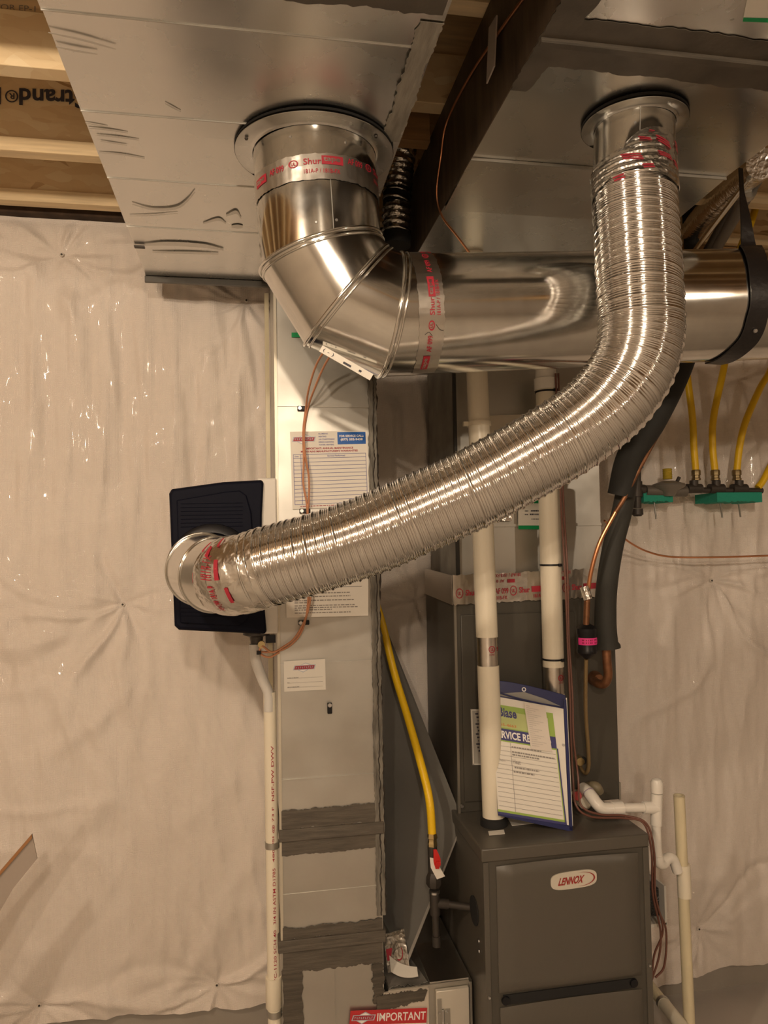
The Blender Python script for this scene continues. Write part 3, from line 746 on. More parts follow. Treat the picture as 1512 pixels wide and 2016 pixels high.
# drain tube and pipe beside the return duct
dt = thing('drain_tube', 'grey flexible tube leading from the humidifier into the upright white pipe', 'tube', P(503, 1290, Y=1.94))
part('tube', MB().tube([P(502, 1268, Y=1.94), P(504, 1300, Y=1.945), P(516, 1335, Y=1.955), P(529, 1366, Y=1.96), P(530, 1400, Y=1.96)], .0135, 18), CLEAR, dt)
part('bead', MB().cyl(P(502, 1268, Y=1.94), P(502, 1280, Y=1.94), .015, 18), CLEAR, dt)
dp = thing('drain_pipe', 'upright cream pipe with red print clipped beside the left edge of the return duct', 'pipe', (.045, 1.96, .2))
a_ = P(531, 1362, Y=1.965); b_ = Vector((a_.x, 1.965, FL))
b_ = P(541, 1990, Y=1.965); b_.z = FL; a_.x = a_.x; 
part('pipe', MB().lathe(a_, b_-a_, [(0, .0165), ((b_-a_).length, .0165)], 28), PVC, dp)
c1_ = P(538.5, 1922, Y=1.965)
part('coupling', MB().lathe(c1_, (0, 0, -1), [(0, .0205), (.075, .0205), (.08, .017)], 28), PVC, dp)
cmd = cylmap(a_, b_-a_, .0165); sgd = 1 if (cmd(.01, 0)-cmd(0, 0)).x > 0 else -1
m = MB()
for k, w_ in enumerate(['PVC-1120 SCH 40', '3/4 IN ASTM D1785', '480 PSI @ 73 F', 'NSF-PW DWV']):
    f = lambda a, b, hh, k=k: cmd((.004-(b-.5)*.007)*sgd*1, .62-k*.155+.12-a*.14, hh)
    put_text(m, f, w_, 0, 0, 1, 1, .0005, .01)
part('lettering', m, RED, dp)
for py_ in (1662, 1993):
    c = P(536 if py_ < 1700 else 541, py_, Y=1.965); cs = part('pipe_strap', MB().lathe(c+Vector((0, 0, -.008)), (0, 0, 1), [(0, .0175), (.0, .0188), (.016, .0188), (.016, .0175)], 28, (False, False)).box(c.x+.015, DX0, 1.962, 1.966, c.z-.008, c.z+.008), SHEET, dp)
    part('screw', MB().lathe((c.x+.021, 1.962, c.z), (0, -1, 0), [(0, .004), (.003, .003)], 10), STEEL, cs)
# pale wooden batten / edge strip behind the drop's left edge
bt = thing('edge_strip', 'thin pale strip standing along the left back edge of the return duct', 'strip', (.052, 2.42, 0))
part('strip', MB().box(.047, .060, 2.36, 2.40, FL, TZ-.02), PVCY, bt)

# ------------------------------------------------------------------ return drop
rdp = thing('return_duct', 'tall narrow galvanised return duct standing on the floor with grey mastic at its joints', 'duct', (.19, 2.15, FL))
def seg(z0, z1, m_=SHEET, d=0.0):
    return part('duct_section', MB().prism([(DX0, DY+d, z0), (DX1, DY+d, z0), (DX1, DY, z1), (DX0, DY, z1)], (0, .42, 0)), m_, rdp)
seg(1.958, TZ-.004); seg(1.291, 1.958, d=.0015); seg(1.0, 1.291, d=.001); seg(.868, 1.0, d=-.002)
seg(.715, .862, d=.0015); seg(.60, .715, d=-.0015); seg(FL, .585)
for z in (1.9565, 1.291):
    part('seam', MB().box(DX0, DX1, DY-.003, DY, z-.002, z+.002), SHEET, rdp)
part('seam', MB().box(DX0, DX1, DY-.003, DY, .998, 1.0015), SHEET, rdp)
# drive cleats
for z0, z1, g in ((.848, .878, .004), (.575, .604, .010)):
    part('cleat', MB().prism([(DX0-g, DY-.010, z0), (DX1+.006, DY-.010, z0), (DX1+.006, DY-.008, z1), (DX0-g, DY-.008, z1)], (0, .44, 0)), MASTICX, rdp, bevel=.002)
def front_mastic(z0, z1, jit, seed, m_=MASTICX, x0=DX0+.002, x1=DX1-.002, th=.0016):
    a, b = ragged([(x0, DY-.003, z1), (x1, DY-.003, z1)], [(x0, DY-.003, z0), (x1, DY-.003, z0)], (0, 0, jit), seed, 60)
    part('mastic', strip(a, b, (0, -1, 0), th), m_, rdp)
front_mastic(.878, .925, .003, 21); front_mastic(.812, .850, .002, 22); front_mastic(.604, .632, .004, 23); front_mastic(.522, .578, .004, 24)
a, b = ragged([(DX0+.002, DY-.003, FL), (DX0+.002, DY-.003, .53)], [(DX0+.05, DY-.003, FL), (DX0+.05, DY-.003, .53)], (.004, 0, 0), 25, 60)
part('mastic', strip(a, b, (0, -1, 0)), MASTIC, rdp)
a, b = ragged([(DX1-.028, DY-.003, .42), (DX1-.03, DY-.003, .53)], [(DX1-.002, DY-.003, .42), (DX1-.002, DY-.003, .53)], (.004, 0, 0), 26, 60)
part('mastic', strip(a, b, (0, -1, 0)), MASTIC, rdp)
part('seam', MB().box(.196, .1975, DY-.003, DY, FL, .53), SHEET, rdp)
# ragged edge flange on the right
a, b = ragged([(DX1-.016, DY-.002, .64), (DX1-.018, DY-.002, TZ-.01)], [(DX1+.007, DY-.001, .64), (DX1+.005, DY-.001, TZ-.01)], (.0022, 0, 0), 27, 240)
part('edge_mastic', strip(a, b, (0, -1, 0), .003), mat('edge_mastic', (.20, .185, .155), .6, .1, cvar=.6, cscale=14, stretch=(6, 1, 1), bump=.7, bscale=30, bdist=.004), rdp)
a, b = ragged([(DX1-.004, DY-.004, .64), (DX1-.004, DY-.004, TZ-.01)], [(DX1+.010, DY+.004, .64), (DX1+.008, DY+.004, TZ-.01)], (.003, 0, 0), 28, 240)
part('edge_mastic', strip(a, b, (0, -1, 0), .002), IRON, rdp)
part('edge_trim', MB().box(DX0-.003, DX0+.004, DY-.004, DY+.01, .60, TZ-.02), mat('edge_trim', (.62, .58, .48), .4, .6), rdp)
m = MB()
part('green_mark', MB().prism([P(574, 655, Y=DY-.003), P(590, 655, Y=DY-.003), P(594, 664, Y=DY-.003), P(574, 664, Y=DY-.003)], (0, -.001, 0)), GREEN, rdp)

# labels on the return duct
def FQ(tl, tr, bl, br, Y=DY-.0035): return Quad(*[P(a, b, Y=Y) for a, b in (tl, tr, bl, br)])
q = FQ((571, 850), (722, 848), (576, 1003), (728, 996))
lb = thing('service_label', 'white maintenance record sticker with blue ruled lines on the return duct', 'sticker', q(.5, .5))
pp = part('paper', sheet(q, .0006), PAPER, lb)
logo(q, .02, .83, .33, .965, pp, .0012)
m = MB()
for k, w_ in enumerate(['PLUMBING', 'HEATING', 'AIR CONDITIONING', 'DRAIN CLEANING', 'WATER HEATERS']):
    put_text(m, q, w_, .365, .958-k*.036, .365+(.12, .1, .205, .195, .195)[k], .976-k*.036, .0012, .01)
part('lettering', m, INKB, pp)
m = MB(); put_rect(m, q, .61, .825, .98, .985, .0012); bl_ = part('blue_panel', m, BLUE, pp)
m = MB(); put_text(m, q, 'FOR SERVICE CALL:', .635, .918, .955, .948, .0016, .03); put_text(m, q, '(877) 552-9438', .65, .865, .94, .902, .0016, .04)
part('lettering', m, WHITE, bl_)
m = MB(); put_text(m, q, 'IMPORTANT: ANNUAL MAINTENANCE', .2, .765, .81, .79, .0012, .03); put_text(m, q, 'MAINTAINS MANUFACTURER\'S WARRANTIES', .13, .727, .87, .752, .0012, .03)
fine_line(m, q, .1, .028, .7, .009, .0012, 1)
part('lettering', m, RED, pp)
m = MB()
for k in range(14):
    put_rect(m, q, .03, .70-k*.0495, .975, .7045-k*.0495, .0012)
for a_ in (.03, .125, .22, .97): put_rect(m, q, a_, .0565, a_+.005, .7045, .0012)
part('ruled_lines', m, INKB, pp)
m = MB(); put_text(m, q, 'Date', .05, .668, .1, .686, .0012, .01); put_text(m, q, 'Service Performed', .47, .668, .70, .688, .0012, .01)
part('lettering', m, INKB, pp)
q = FQ((560, 1050), (725, 1045), (564, 1216), (725, 1212))
lb = thing('instruction_label', 'white printed instruction sheet on the return duct below the flexible duct', 'sticker', q(.5, .5))
pp = part('paper', sheet(q, .0006), PAPER, lb)
m = MB(); sd = 10
for (b0, a1) in ((.92, .9), (.88, .85), (.84, .9), (.80, .7), (.70, .9), (.66, .85), (.62, .9), (.58, .6), (.50, .9), (.43, .8)):
    fine_line(m, q, .1, b0, a1, .011, .0012, sd); sd += 1
part('print_lines', m, GREY, pp); m = MB()
for (b0, a1) in ((.275, .77), (.235, .78), (.19, .82), (.165, .25)):
    fine_line(m, q, .1, b0, a1, .012, .0012, sd); sd += 1
for (b0, a1) in ((.13, .83), (.105, .87), (.08, .55), (.045, .78)):
    fine_line(m, q, .1, b0, a1, .011, .0012, sd); sd += 1
part('print_lines', m, GREY, pp); m = MB(); put_rect(m, q, .1, .345, .92, .349, .0012); part('ruled_line', m, INK, pp)
q = FQ((558.5, 1302), (640, 1297), (559.5, 1362), (641.5, 1357.5))
lb = thing('name_card_label', 'small cream sticker with a red and silver logo and three blank lines', 'sticker', q(.5, .5))
pp = part('paper', sheet(q, .0006), PAPER, lb); logo(q, .22, .6, .77, .92, pp, .0012)
m = MB()
for k, (b0, w_) in enumerate(((.42, .27), (.27, .05), (.12, .29))):
    put_rect(m, q, .08, b0, .93, b0+.008, .0012); fine_line(m, q, .08, b0+.012, .08+w_, .022, .0012, 40+k)
part('ruled_lines', m, GREY, pp)
q = Quad(*[P(a, b, Y=DY-.008) for a, b in ((690, 1990), (841, 1984), (686, 2040), (838, 2036))])
lb = thing('warning_label', 'red sticker reading IMPORTANT at the bottom of the return duct', 'sticker', q(.5, .5))
pp = part('paper', sheet(q, .0006), mat('red_sticker', (.50, .03, .035), .4), lb)
m = MB(); put_text(m, q, 'IMPORTANT', .35, .56, .985, .88, .0012, .012); part('lettering', m, WHITE, pp); logo(q, .02, .47, .33, .95, pp, .0012)
m = MB(); put_rect(m, q, .0, .02, 1, .44, .0012); part('white_panel', m, PAPER, pp)

# cable clamps and thermostat wires
def clampat(px_, py_, ang, label, first=[None]):
    c = P(px_, py_, Y=DY-.008)
    if not first[0]:
        t = thing('cable_clamp', label, 'cable clamp', (0, 0, 0), 'black cable clamps on the return duct')
        part('clamp', MB().box(-.006, .022, -.004, .005, -.006, .006), BLACK, t, bevel=.002)
        s_ = part('screw', MB().lathe((0, -.004, 0), (0, -1, 0), [(0, .0055), (.003, .0045)], 14), STEEL, t)
        first[0] = t; o = t
    else:
        o = first[0].copy(); COL.objects.link(o)
        for ch in first[0].children: d = ch.copy(); COL.objects.link(d); d.parent = o
        o['label'] = label
    o.location = c; o.rotation_euler = (0, ang, 0); return o
clampat(590, 804, 0, 'small black clamp holding the copper wires above the maintenance sticker')
clampat(594, 1006, 0, 'small black clamp holding the wires at the foot of the maintenance sticker')
clampat(592, 1226, 0, 'small black clamp holding the wires below the instruction sheet')
clampat(649, 1388, pi/2, 'empty black clamp screwed upright on the return duct with no wire in it')
wr = thing('thermostat_wire', 'pair of copper coloured wires running down the return duct to the humidifier', 'wire', P(600, 900, Y=1.9))
w1 = [(640, 688), (622, 720), (608, 765), (602, 804), (597, 850), (598, 905), (597, 950), (603, 985), (605, 1006), (606, 1040), (607, 1150), (606, 1190), (601, 1222), (590, 1250), (572, 1270), (550, 1281), (528, 1284), (506, 1283)]
w2 = [(655, 692), (636, 725), (618, 768), (606, 804), (599, 850), (600, 890), (608, 940), (608, 985), (606, 1006), (607, 1040), (613, 1150), (608, 1195), (598, 1226), (580, 1256), (560, 1272), (536, 1284), (516, 1272), (512, 1286), (530, 1294), (550, 1284)]
def wy(i, n): return 1.905 if 3 <= i <= n-5 else (1.80+(i*.035) if i < 3 else 1.915)
part('wire', MB().tube([P(a, b, Y=wy(i, len(w1))) for i, (a, b) in enumerate(w1)], .0027, 8), WIREM, wr)
part('wire', MB().tube([P(a, b, Y=wy(i, len(w2))-.003) for i, (a, b) in enumerate(w2)], .0027, 8), WIREM, wr)
part('cable_tie', MB().box(P(505, 1284, Y=1.915).x, P(514, 1284, Y=1.915).x, 1.905, 1.918, P(505, 1288, Y=1.915).z, P(505, 1281, Y=1.915).z), BLACK, wr)
# tag on the elbow's heel
q = Quad(P(635, 680, Y=1.50), P(735, 737, Y=1.50), P(628, 692, Y=1.50), P(728, 749, Y=1.50))
lb = thing('paper_tag', 'narrow pale paper strip stuck along the heel of the big elbow', 'sticker', q(.5, .5))
pp = part('paper', sheet(q, .001), PAPER, lb)
m = MB(); put_text(m, q, '( - )', .05, .2, .25, .8, .0016); put_rect(m, q, .45, .2, .6, .5, .0016); put_rect(m, q, .75, .3, .8, .6, .0016)
part('print', m, INK, pp)
# pale cardboard liner behind the elbow on the drop
# ------------------------------------------------------------------ filter cabinet between drop and furnace
BX0, BX1, BZ = DX1+.012, .556, .447
fc = thing('filter_cabinet', 'low sheet metal filter cabinet between the return duct and the furnace', 'duct', (.45, 2.15, FL))
part('body', MB().box(BX0, BX1, DY+.004, DY+.42, FL, BZ), SHEET, fc)
part('front_panel', MB().box(DX1-.002, .438, DY-.004, DY+.004, FL, BZ-.004), mat('painted_front', (.56, .50, .42), .5), fc)
a, b = ragged([(DX1-.02, DY-.005, BZ-.005), (.435, DY-.005, BZ-.005)], [(DX1-.02, DY-.005, .40), (.425, DY-.005, .415)], (0, 0, .003), 31, 60)
part('mastic', strip(a, b, (0, -1, 0), .002), MASTIC, fc)
a, b = ragged([(DX1+.014, DY+.01, BZ+.001), (.44, DY+.01, BZ+.001)], [(DX1+.014, DY+.10, BZ+.001), (.42, DY+.12, BZ+.001)], (0, .006, 0), 32, 40)
part('mastic', strip(a, b, (0, 0, 1), .002), mat('mastic_top', (.22, .21, .19), .45, .2, cvar=.5, cscale=14), fc)
part('foil_tape', MB().box(.445, .55, DY+.01, DY+.2, BZ, BZ+.002), FOILF, fc)
dr = part('door', MB().box(.457, .545, DY-.010, DY+.003, FL, BZ-.012), mat('door_paint', (.62, .58, .50), .4, .3), fc, bevel=.002)
hg = part('hinge', MB().box(.459, .470, DY-.013, DY-.010, FL, BZ-.03).box(.468, .492, DY-.014, DY-.010, .345, .39), SHEET, dr)
part('hinge_pin', MB().cyl((.474, DY-.014, .30), (.474, DY-.014, .39), .003, 10), STEEL, hg)
for xx in (.464, .484):
    for zz in (.352, .383): part('rivet', MB().lathe((xx, DY-.014, zz), (0, -1, 0), [(0, .003), (.002, .002)], 8), STEEL, hg)
part('corner_trim', MB().box(.548, .554, DY-.006, DY+.004, FL, BZ), SHEET, fc)
# torn tape on its top
q = Quad(Vector((.345, 2.06, .515)), Vector((.405, 2.06, .525)), Vector((.345, 1.99, BZ+.004)), Vector((.405, 1.99, BZ+.004)))
tf = thing('foil_tape_scrap', 'torn piece of foil tape with a red ring mark lying beside the return duct', 'tape', q(.5, 0))
pp = part('foil', sheet(q, .001), FOIL, tf)
m = MB(); n = 20
m.add([q(.6+.2*cos(2*pi*k/n), .45+.2*sin(2*pi*k/n), .002) for k in range(n)]+[q(.6+.16*cos(2*pi*k/n), .45+.16*sin(2*pi*k/n), .002) for k in range(n)], [(k, (k+1) % n, n+(k+1) % n, n+k) for k in range(n)]); put_rect(m, q, .05, .3, .35, .6, .002)
part('lettering', m, RED, pp)
ps = thing('paper_scrap', 'curled strip of white paper lying on the filter cabinet', 'paper', (.37, 1.95, BZ+.01))
part('paper', MB().ribbon(catmull([P(768, 1897, Y=1.99), P(785, 1908, Y=1.97), P(805, 1913, Y=1.96), P(822, 1913, Y=1.955)], 6), Vector((.1, 1, .35)), [.05-.0012*k for k in range(19)], .0008), PAPER, ps)

# leaning sheet metal panel
pA = [P(752, 1215, Y=2.36), P(912, 1618, Y=2.075), P(802, 1897, Y=2.02), P(748, 1860, Y=2.30)]
pl = thing('sheet_metal_panel', 'grey sheet metal panel leaning in the shadow between the return duct and furnace', 'metal sheet', pA[2])
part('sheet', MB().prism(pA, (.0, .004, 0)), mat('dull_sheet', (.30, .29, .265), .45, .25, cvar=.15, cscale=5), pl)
dl = (pA[2]-pA[1]); dn = Vector((-.006, -.003, 0))
part('lit_edge', MB().prism([pA[1], pA[2], pA[2]+Vector((-.011, -.004, .0)), pA[1]+Vector((-.011, -.004, -.012))], (0, -.003, 0)), mat('lit_edge_tone', (.75, .72, .66), .35, .6), pl)  # light caught along the panel's edge, put into a brighter strip

# ------------------------------------------------------------------ furnace
FX0, FX1, FY, FT = .562, 1.012, 1.82, .825
fu = thing('furnace', 'dark taupe upright gas furnace with an oval white badge on its upper door', 'furnace', (.79, 2.1, FL))
part('cabinet', MB().box(FX0, FX1, FY+.004, 2.40, FL, FT-.03), FURN, fu, bevel=.002)
part('top_cap', MB().prism([(FX0-.004, FY-.004, FT-.034), (FX1+.002, FY-.004, FT-.034), (FX1+.002, FY-.004, FT), (FX0-.004, FY-.004, FT)], (0, .586, 0)), FURN, fu, bevel=.004)
part('corner_post', MB().box(FX0, FX0+.014, FY-.004, FY+.006, FL, FT-.034), FURN, fu, bevel=.001)
part('corner_post', MB().box(FX1-.016, FX1, FY-.004, FY+.006, FL, FT-.034), FURN, fu, bevel=.001)
part('recess', MB().box(FX0+.014, FX1-.016, FY-.0005, FY+.005, FL, FT-.034), COIL, fu)
def door(x0, x1, z0, z1, name):
    pts_o = [(x0, z0), (x1, z0), (x1, z1), (x0, z1)]; m = MB(); bow = .010
    NX, NZ = 16, 20; vs = []; fs = []
    for j in range(NZ+1):
        for i in range(NX+1):
            u = i/NX; v = j/NZ; e = min(u, 1-u)*(x1-x0); e2 = min(v, 1-v)*(z1-z0); r_ = .010
            rim = (1-max(0, 1-e/r_)**2)*(1-max(0, 1-e2/r_)**2)
            zz = z0+(z1-z0)*v+(.006*sin(pi*u) if v > .99 else 0)
            vs.append((x0+(x1-x0)*u, FY-.003-.012*rim-.004*sin(pi*u), zz))
    for j in range(NZ):
        for i in range(NX): k = j*(NX+1)+i; fs.append((k, k+1, k+NX+2, k+NX+1))
    n0 = len(vs); ring = [j*(NX+1) for j in range(NZ+1)][::-1]
    m.add(vs, fs)
    m.box(x0, x1, FY-.003, FY+.002, z0, z1)
    return part(name, m, FURN, fu, sharp=60)
d1 = door(FX0+.034, FX1-.030, .468, FT-.046, 'upper_door')
d2 = door(FX0+.036, FX1-.030, FL, .432, 'lower_door')
part('handle_slot', MB().box(FX0+.045, FX1-.05, FY-.004, FY+.0, .438, .462), GASK, d2)
for xx, zz in ((.612, .450), (.958, .452)):
    part('latch', MB().lathe((xx, FY-.004, zz), (0, -1, 0), [(0, .011), (.005, .010)], 16), BLACK, fu)
for xx, zz in ((FX0+.008, .462), (FX1-.008, .49)):
    part('screw', MB().lathe((xx, FY-.005, zz), (0, -1, 0), [(0, .004), (.003, .003)], 10), STEEL, fu)
# badge
lcx, lcz, lw, lh = .7945, .7355, .062, .0215
def LB(a, b, h=0): return Vector((lcx+a, FY-.0215-h, lcz+b+a*.035))
m = MB(); pts = []
for i in range(48):
    th = 2*pi*i/48; c_, s_ = cos(th), sin(th); pts.append(LB(lw*abs(c_)**.55*(1 if c_ > 0 else -1), lh*abs(s_)**.6*(1 if s_ > 0 else -1)))
bd = part('badge', m.prism(pts, (0, .005, 0)), mat('badge_plate', (.66, .62, .53), .35, .2), d1)
m = MB(); LQ = lambda a, b, h: LB(a, b, h)
v, f, _ = textmesh('LENNOX', .03); m.add([LB(-.044+.066*x+.007*y, -.0095+.019*y, .0012) for x, y in v], f)
for k in range(24):
    def arc(i, w):
        th = radians(100-200*i/24); tw = sin(pi*i/24)*.0035+.0003
        return LB(.018+(.035+w*tw)*cos(th)*1.0, (.0165+w*tw*.5)*sin(th), .0012)
    m.add([arc(k, 0), arc(k, 1), arc(k+1, 1), arc(k+1, 0)], [(0, 1, 2, 3)])
part('lettering', m, mat('badge_red', (.32, .02, .015), .4), bd)
# gas entry on the left side
part('gas_opening', MB().lathe((FX0-.001, 1.90, .635), (-1, 0, 0), [(0, .036), (.002, .036)], 32), GASK, fu)
part('screw', MB().lathe((FX0-.001, 1.865, .575), (-1, 0, 0), [(0, .005), (.002, .004)], 10), STEEL, fu)
part('screw', MB().lathe((FX0-.001, 1.865, .55), (-1, 0, 0), [(0, .005), (.002, .004)], 10), STEEL, fu)
q = Quad(P(961, 1637, Z=FT+.001), P(992, 1634, Z=FT+.001), P(963, 1645, Z=FT+.001), P(994, 1642, Z=FT+.001))
lb = tag(part('small_label', MB().prism([q(0, 0), q(1, 0), q(1, 1), q(0, 1)], (0, 0, .001)), PAPER), 'tiny white sticker on the furnace top in front of the vent pipe', 'sticker')
q = Quad(P(1000, 1612, Z=FT+.001), P(1045, 1606, Z=FT+.001), P(1008, 1626, Z=FT+.001), P(1062, 1620, Z=FT+.001))
tag(part('paper_slip', MB().prism([q(0, 0), q(1, 0), q(1, 1), q(0, 1)], (0, 0, .001)), PAPER), 'white paper slip lying on the furnace under the document holder', 'paper')

# ------------------------------------------------------------------ coil cabinet, plenum
CY0, CZ1 = 2.07, 1.425
cc_ = thing('coil_cabinet', 'dark grey evaporator coil cabinet standing on the back of the furnace', 'cabinet', (.82, 2.2, FT))
part('cabinet', MB().box(.572, 1.066, CY0, 2.425, FT, CZ1), COIL, cc_, bevel=.002)
part('front_panel', MB().box(.588, .935, CY0-.006, CY0, FT+.03, CZ1-.04), COIL, cc_, bevel=.002)
part('corner_angle', MB().box(.569, .576, CY0-.005, CY0+.004, FT, CZ1), mat('worn_edge', (.30, .28, .24), .35, .7), cc_)
part('corner_angle', MB().box(1.062, 1.068, CY0-.004, CY0+.3, FT+.0, FT+.05), SHEET, cc_)
part('screw', MB().lathe((.58, CY0-.006, FT+.02), (0, -1, 0), [(0, .006), (.004, .004)], 10), STEEL, cc_)
q = Quad(P(926, 1396, Y=CY0-.008), P(1000, 1396, Y=CY0-.008), P(930, 1506, Y=CY0-.008), P(1000, 1506, Y=CY0-.008))
lb = thing('rating_label', 'small clear label on the coil cabinet just left of the vent pipe', 'sticker', q(.5, .5))
pp = part('paper', sheet(q, .0008), mat('dim_label', (.36, .34, .30), .5), lb)
m = MB()
for a_, b_, c_, d_ in ((0.02, .01, .98, .022), (.02, .978, .98, .99), (.02, .01, .04, .99)): put_rect(m, q, a_, b_, c_, d_, .0014)
part('border', m, PAPER, pp); m = MB()
for k in range(12): put_rect(m, q, .12+.03*(k % 3), .9-k*.06, .2+.05*(k % 2), .93-k*.06, .0014)
part('print', m, INK, pp)
pn = thing('supply_plenum', 'galvanised plenum above the coil cabinet, taped around its lower seam', 'duct', (.8, 2.2, CZ1))
part('front_panel', MB().box(.594, 1.045, 2.10, 2.104, 1.645, TZ-.008).box(.594, 1.045, 2.098, 2.104, CZ1, 1.642), SHEET, pn)
part('body', MB().box(.592, 1.043, 2.1045, 2.42, CZ1, TZ-.008), MASTL, pn)
part('seam', MB().box(.594, 1.045, 2.094, 2.1, 1.638, 1.646), SHEET, pn)
part('corner_edge', MB().box(.588, .597, 2.092, 2.104, CZ1, TZ-.01), mat('dark_corner', (.03, .028, .024), .6), pn)
q = Quad(Vector((.566, CY0-.008, 1.500)), Vector((1.02, CY0-.008, 1.510)), Vector((.566, CY0-.007, 1.415)), Vector((1.02, CY0-.007, 1.425)))
m = MB(); vs = []; fs = []; rr = random.Random(2)
for j in range(7):
    for i in range(70): vs.append(q(i/69, j/6+(rr.uniform(-.03, .03) if j in (0, 6) else 0), rr.uniform(0, .0022)))
for j in range(6):
    for i in range(69): k = j*70+i; fs.append((k, k+1, k+71, k+70))
tp = part('foil_tape', m.add(vs, fs), FOILF, pn)
qs = Quad(Vector((.564, 2.40, 1.51)), Vector((.564, CY0-.008, 1.50)), Vector((.564, 2.40, 1.425)), Vector((.564, CY0-.008, 1.415)))
part('foil_tape', MB().prism([qs(0, 0), qs(1, 0), qs(1, 1), qs(0, 1)], (-.001, 0, 0)), FOILF, pn)
m = MB()
x = .02
seqs = [('UL', .03), ('Shur', .07), ('#', .10), ('AF 099', .09)]
k = 0
while x < .93:
    w_, wd = seqs[k % 4]; k += 1
    if w_ == '#': put_rect(m, q, x, .30, x+wd, .50, .0030, 4)
    elif w_ == 'UL':
        n = 20; m.add([q(x+.022+.024*cos(2*pi*i/n), .38+.17*sin(2*pi*i/n), .003) for i in range(n)]+[q(x+.022+.020*cos(2*pi*i/n), .38+.14*sin(2*pi*i/n), .003) for i in range(n)], [(i, (i+1) % n, n+(i+1) % n, n+i) for i in range(n)]); put_text(m, q, 'UL', x+.011, .32, x+.033, .44, .003, .02); wd = .05
    else: put_text(m, q, w_, x, .29, x+wd, .49, .003, .02)
    x += wd+.012
    if k % 4 == 0: put_text(m, q, '181A-P / 181B-FX', x-.2, .1, x-.02, .22, .003, .01)
for x in (.28, .62):
    put_text(m, q, '181A-P / 181B-FX', x, .86, x+.17, .98, .003, .01, flip=True); put_rect(m, q, x+.08, .66, x+.13, .78, .003, 2); put_text(m, q, 'AF 099', x-.02, .68, x+.06, .78, .003, .01, flip=True)
part('lettering', m, RED, tp)
q = Quad(P(1020, 984, Y=2.094), P(1085, 984, Y=2.094), P(1020, 1042, Y=2.094), P(1085, 1042, Y=2.094))
lb = thing('duct_label', 'white sticker with green bands on the plenum, half hidden by the vent pipe', 'sticker', q(.5, .5))
pp = part('paper', sheet(q, .0008), PAPER, lb)
m = MB(); put_rect(m, q, 0, .88, 1, 1, .0014); put_rect(m, q, 0, 0, 1, .13, .0014); part('stripe', m, GREEN, pp)
m = MB(); fine_line(m, q, .2, .60, .3, .04, .0014, 3); fine_line(m, q, .2, .48, .3, .04, .0014, 4); fine_line(m, q, .38, .60, .9, .05, .0014, 5); fine_line(m, q, .35, .48, .9, .05, .0014, 6); fine_line(m, q, .4, .33, .9, .03, .0014, 7)
part('print', m, INK, pp)
q = Quad(P(957, 819, Y=2.09), P(1062, 815, Y=2.09), P(958, 880, Y=2.09), P(1062, 878, Y=2.09))
tag(part('blank_card', sheet(q, .004), mat('beige_card', (.58, .52, .42), .6)), 'blank beige card on the plenum between the two vent pipes', 'card')
q = Quad(P(986, 1004, Y=2.092), P(1010, 1002, Y=2.092), P(988, 1026, Y=2.092), P(1008, 1026, Y=2.092))
o = tag(part('foil_patch', sheet(q, .002), FOIL), 'crumpled foil tape patch with red print on the plenum below the flexible duct', 'tape')
m = MB(); put_rect(m, q, .3, .35, .6, .6, .003); part('lettering', m, RED, o)

# ------------------------------------------------------------------ white vent pipes
RP = .0302
vp = thing('vent_pipe', 'white plastic vent pipe rising from a black ring on the furnace top', 'pipe', (.63, 1.95, FT))
pb = Vector((.641, 1.965, FT)); pt = P(938, 700, Y=2.005)
axp = (pt-pb).normalized()
def along(py_, a=pb, b=pt, X=None):
    # point on axis at given picture row (used only to space the fittings)
    lo, hi = 0.0, 1.0
    for _ in range(40):
        mid = (lo+hi)/2; p = a.lerp(b, mid); d = p-CAM; yy = CY-FPX*d.dot(Up)/d.dot(Fw)
        if yy > py_: lo = mid
        else: hi = mid
    return a.lerp(b, lo)
z1_, z2_ = along(1310), along(1254)
part('pipe', MB().cyl(pb, z1_, RP, 40), PVC, vp)
part('pipe', MB().cyl(z2_, pt+axp*.3, RP, 40), PVC, vp)
tb = part('foil_band', MB().cyl(z1_-axp*.001, z2_+axp*.001, RP-.001, 40), FOILF, vp)
cmv = cylmap(z2_, -axp, RP-.001); sgv = 1 if (cmv(.01, 0)-cmv(0, 0)).x > 0 else -1
def ulmark(cm, s0, t0, sz, par):
    m = MB(); n = 20; f = lambda a, b, h: cm(s0+a*sz, t0+sz-b*sz, h)
    m.add([f(.5+.5*cos(2*pi*k/n), .5+.5*sin(2*pi*k/n), .0008) for k in range(n)]+[f(.5+.38*cos(2*pi*k/n), .5+.38*sin(2*pi*k/n), .0008) for k in range(n)], [(k, (k+1) % n, n+(k+1) % n, n+k) for k in range(n)])
    put_text(m, f, 'UL', .26, .28, .74, .74, .0008, .02); put_text(m, f, 'LISTED', .1, -.35, .9, -.12, .0008); put_text(m, f, 'Sh', 1.4, .2, 2.2, .8, .0008, .01)
    part('lettering', m, RED, par)
ulmark(S(cmv, sgv), -.006, .022, .019, tb)
part('rubber_ring', MB().lathe(pb, axp, [(0, .037), (.018, .036), (.022, .031)], 40), GASK, vp)
c1_ = along(835); part('hanger_clip', MB().cyl(c1_-axp*.006, c1_+axp*.006, RP+.004, 40).box(c1_.x-.046, c1_.x-.02, c1_.y-.006, c1_.y+.006, c1_.z-.006, c1_.z+.006), PVC, vp)
vp2 = thing('vent_pipe', 'second white plastic vent pipe tied with black cable ties, behind the document holder', 'pipe', (.85, 2.03, FT))
pb2 = P(1096, 1560, Y=2.02); pb2.z = FT+.002; pt2 = P(1075, 757, Y=2.02)
a2 = (pt2-pb2).normalized(); al2 = lambda y_: along(y_, pb2, pt2)
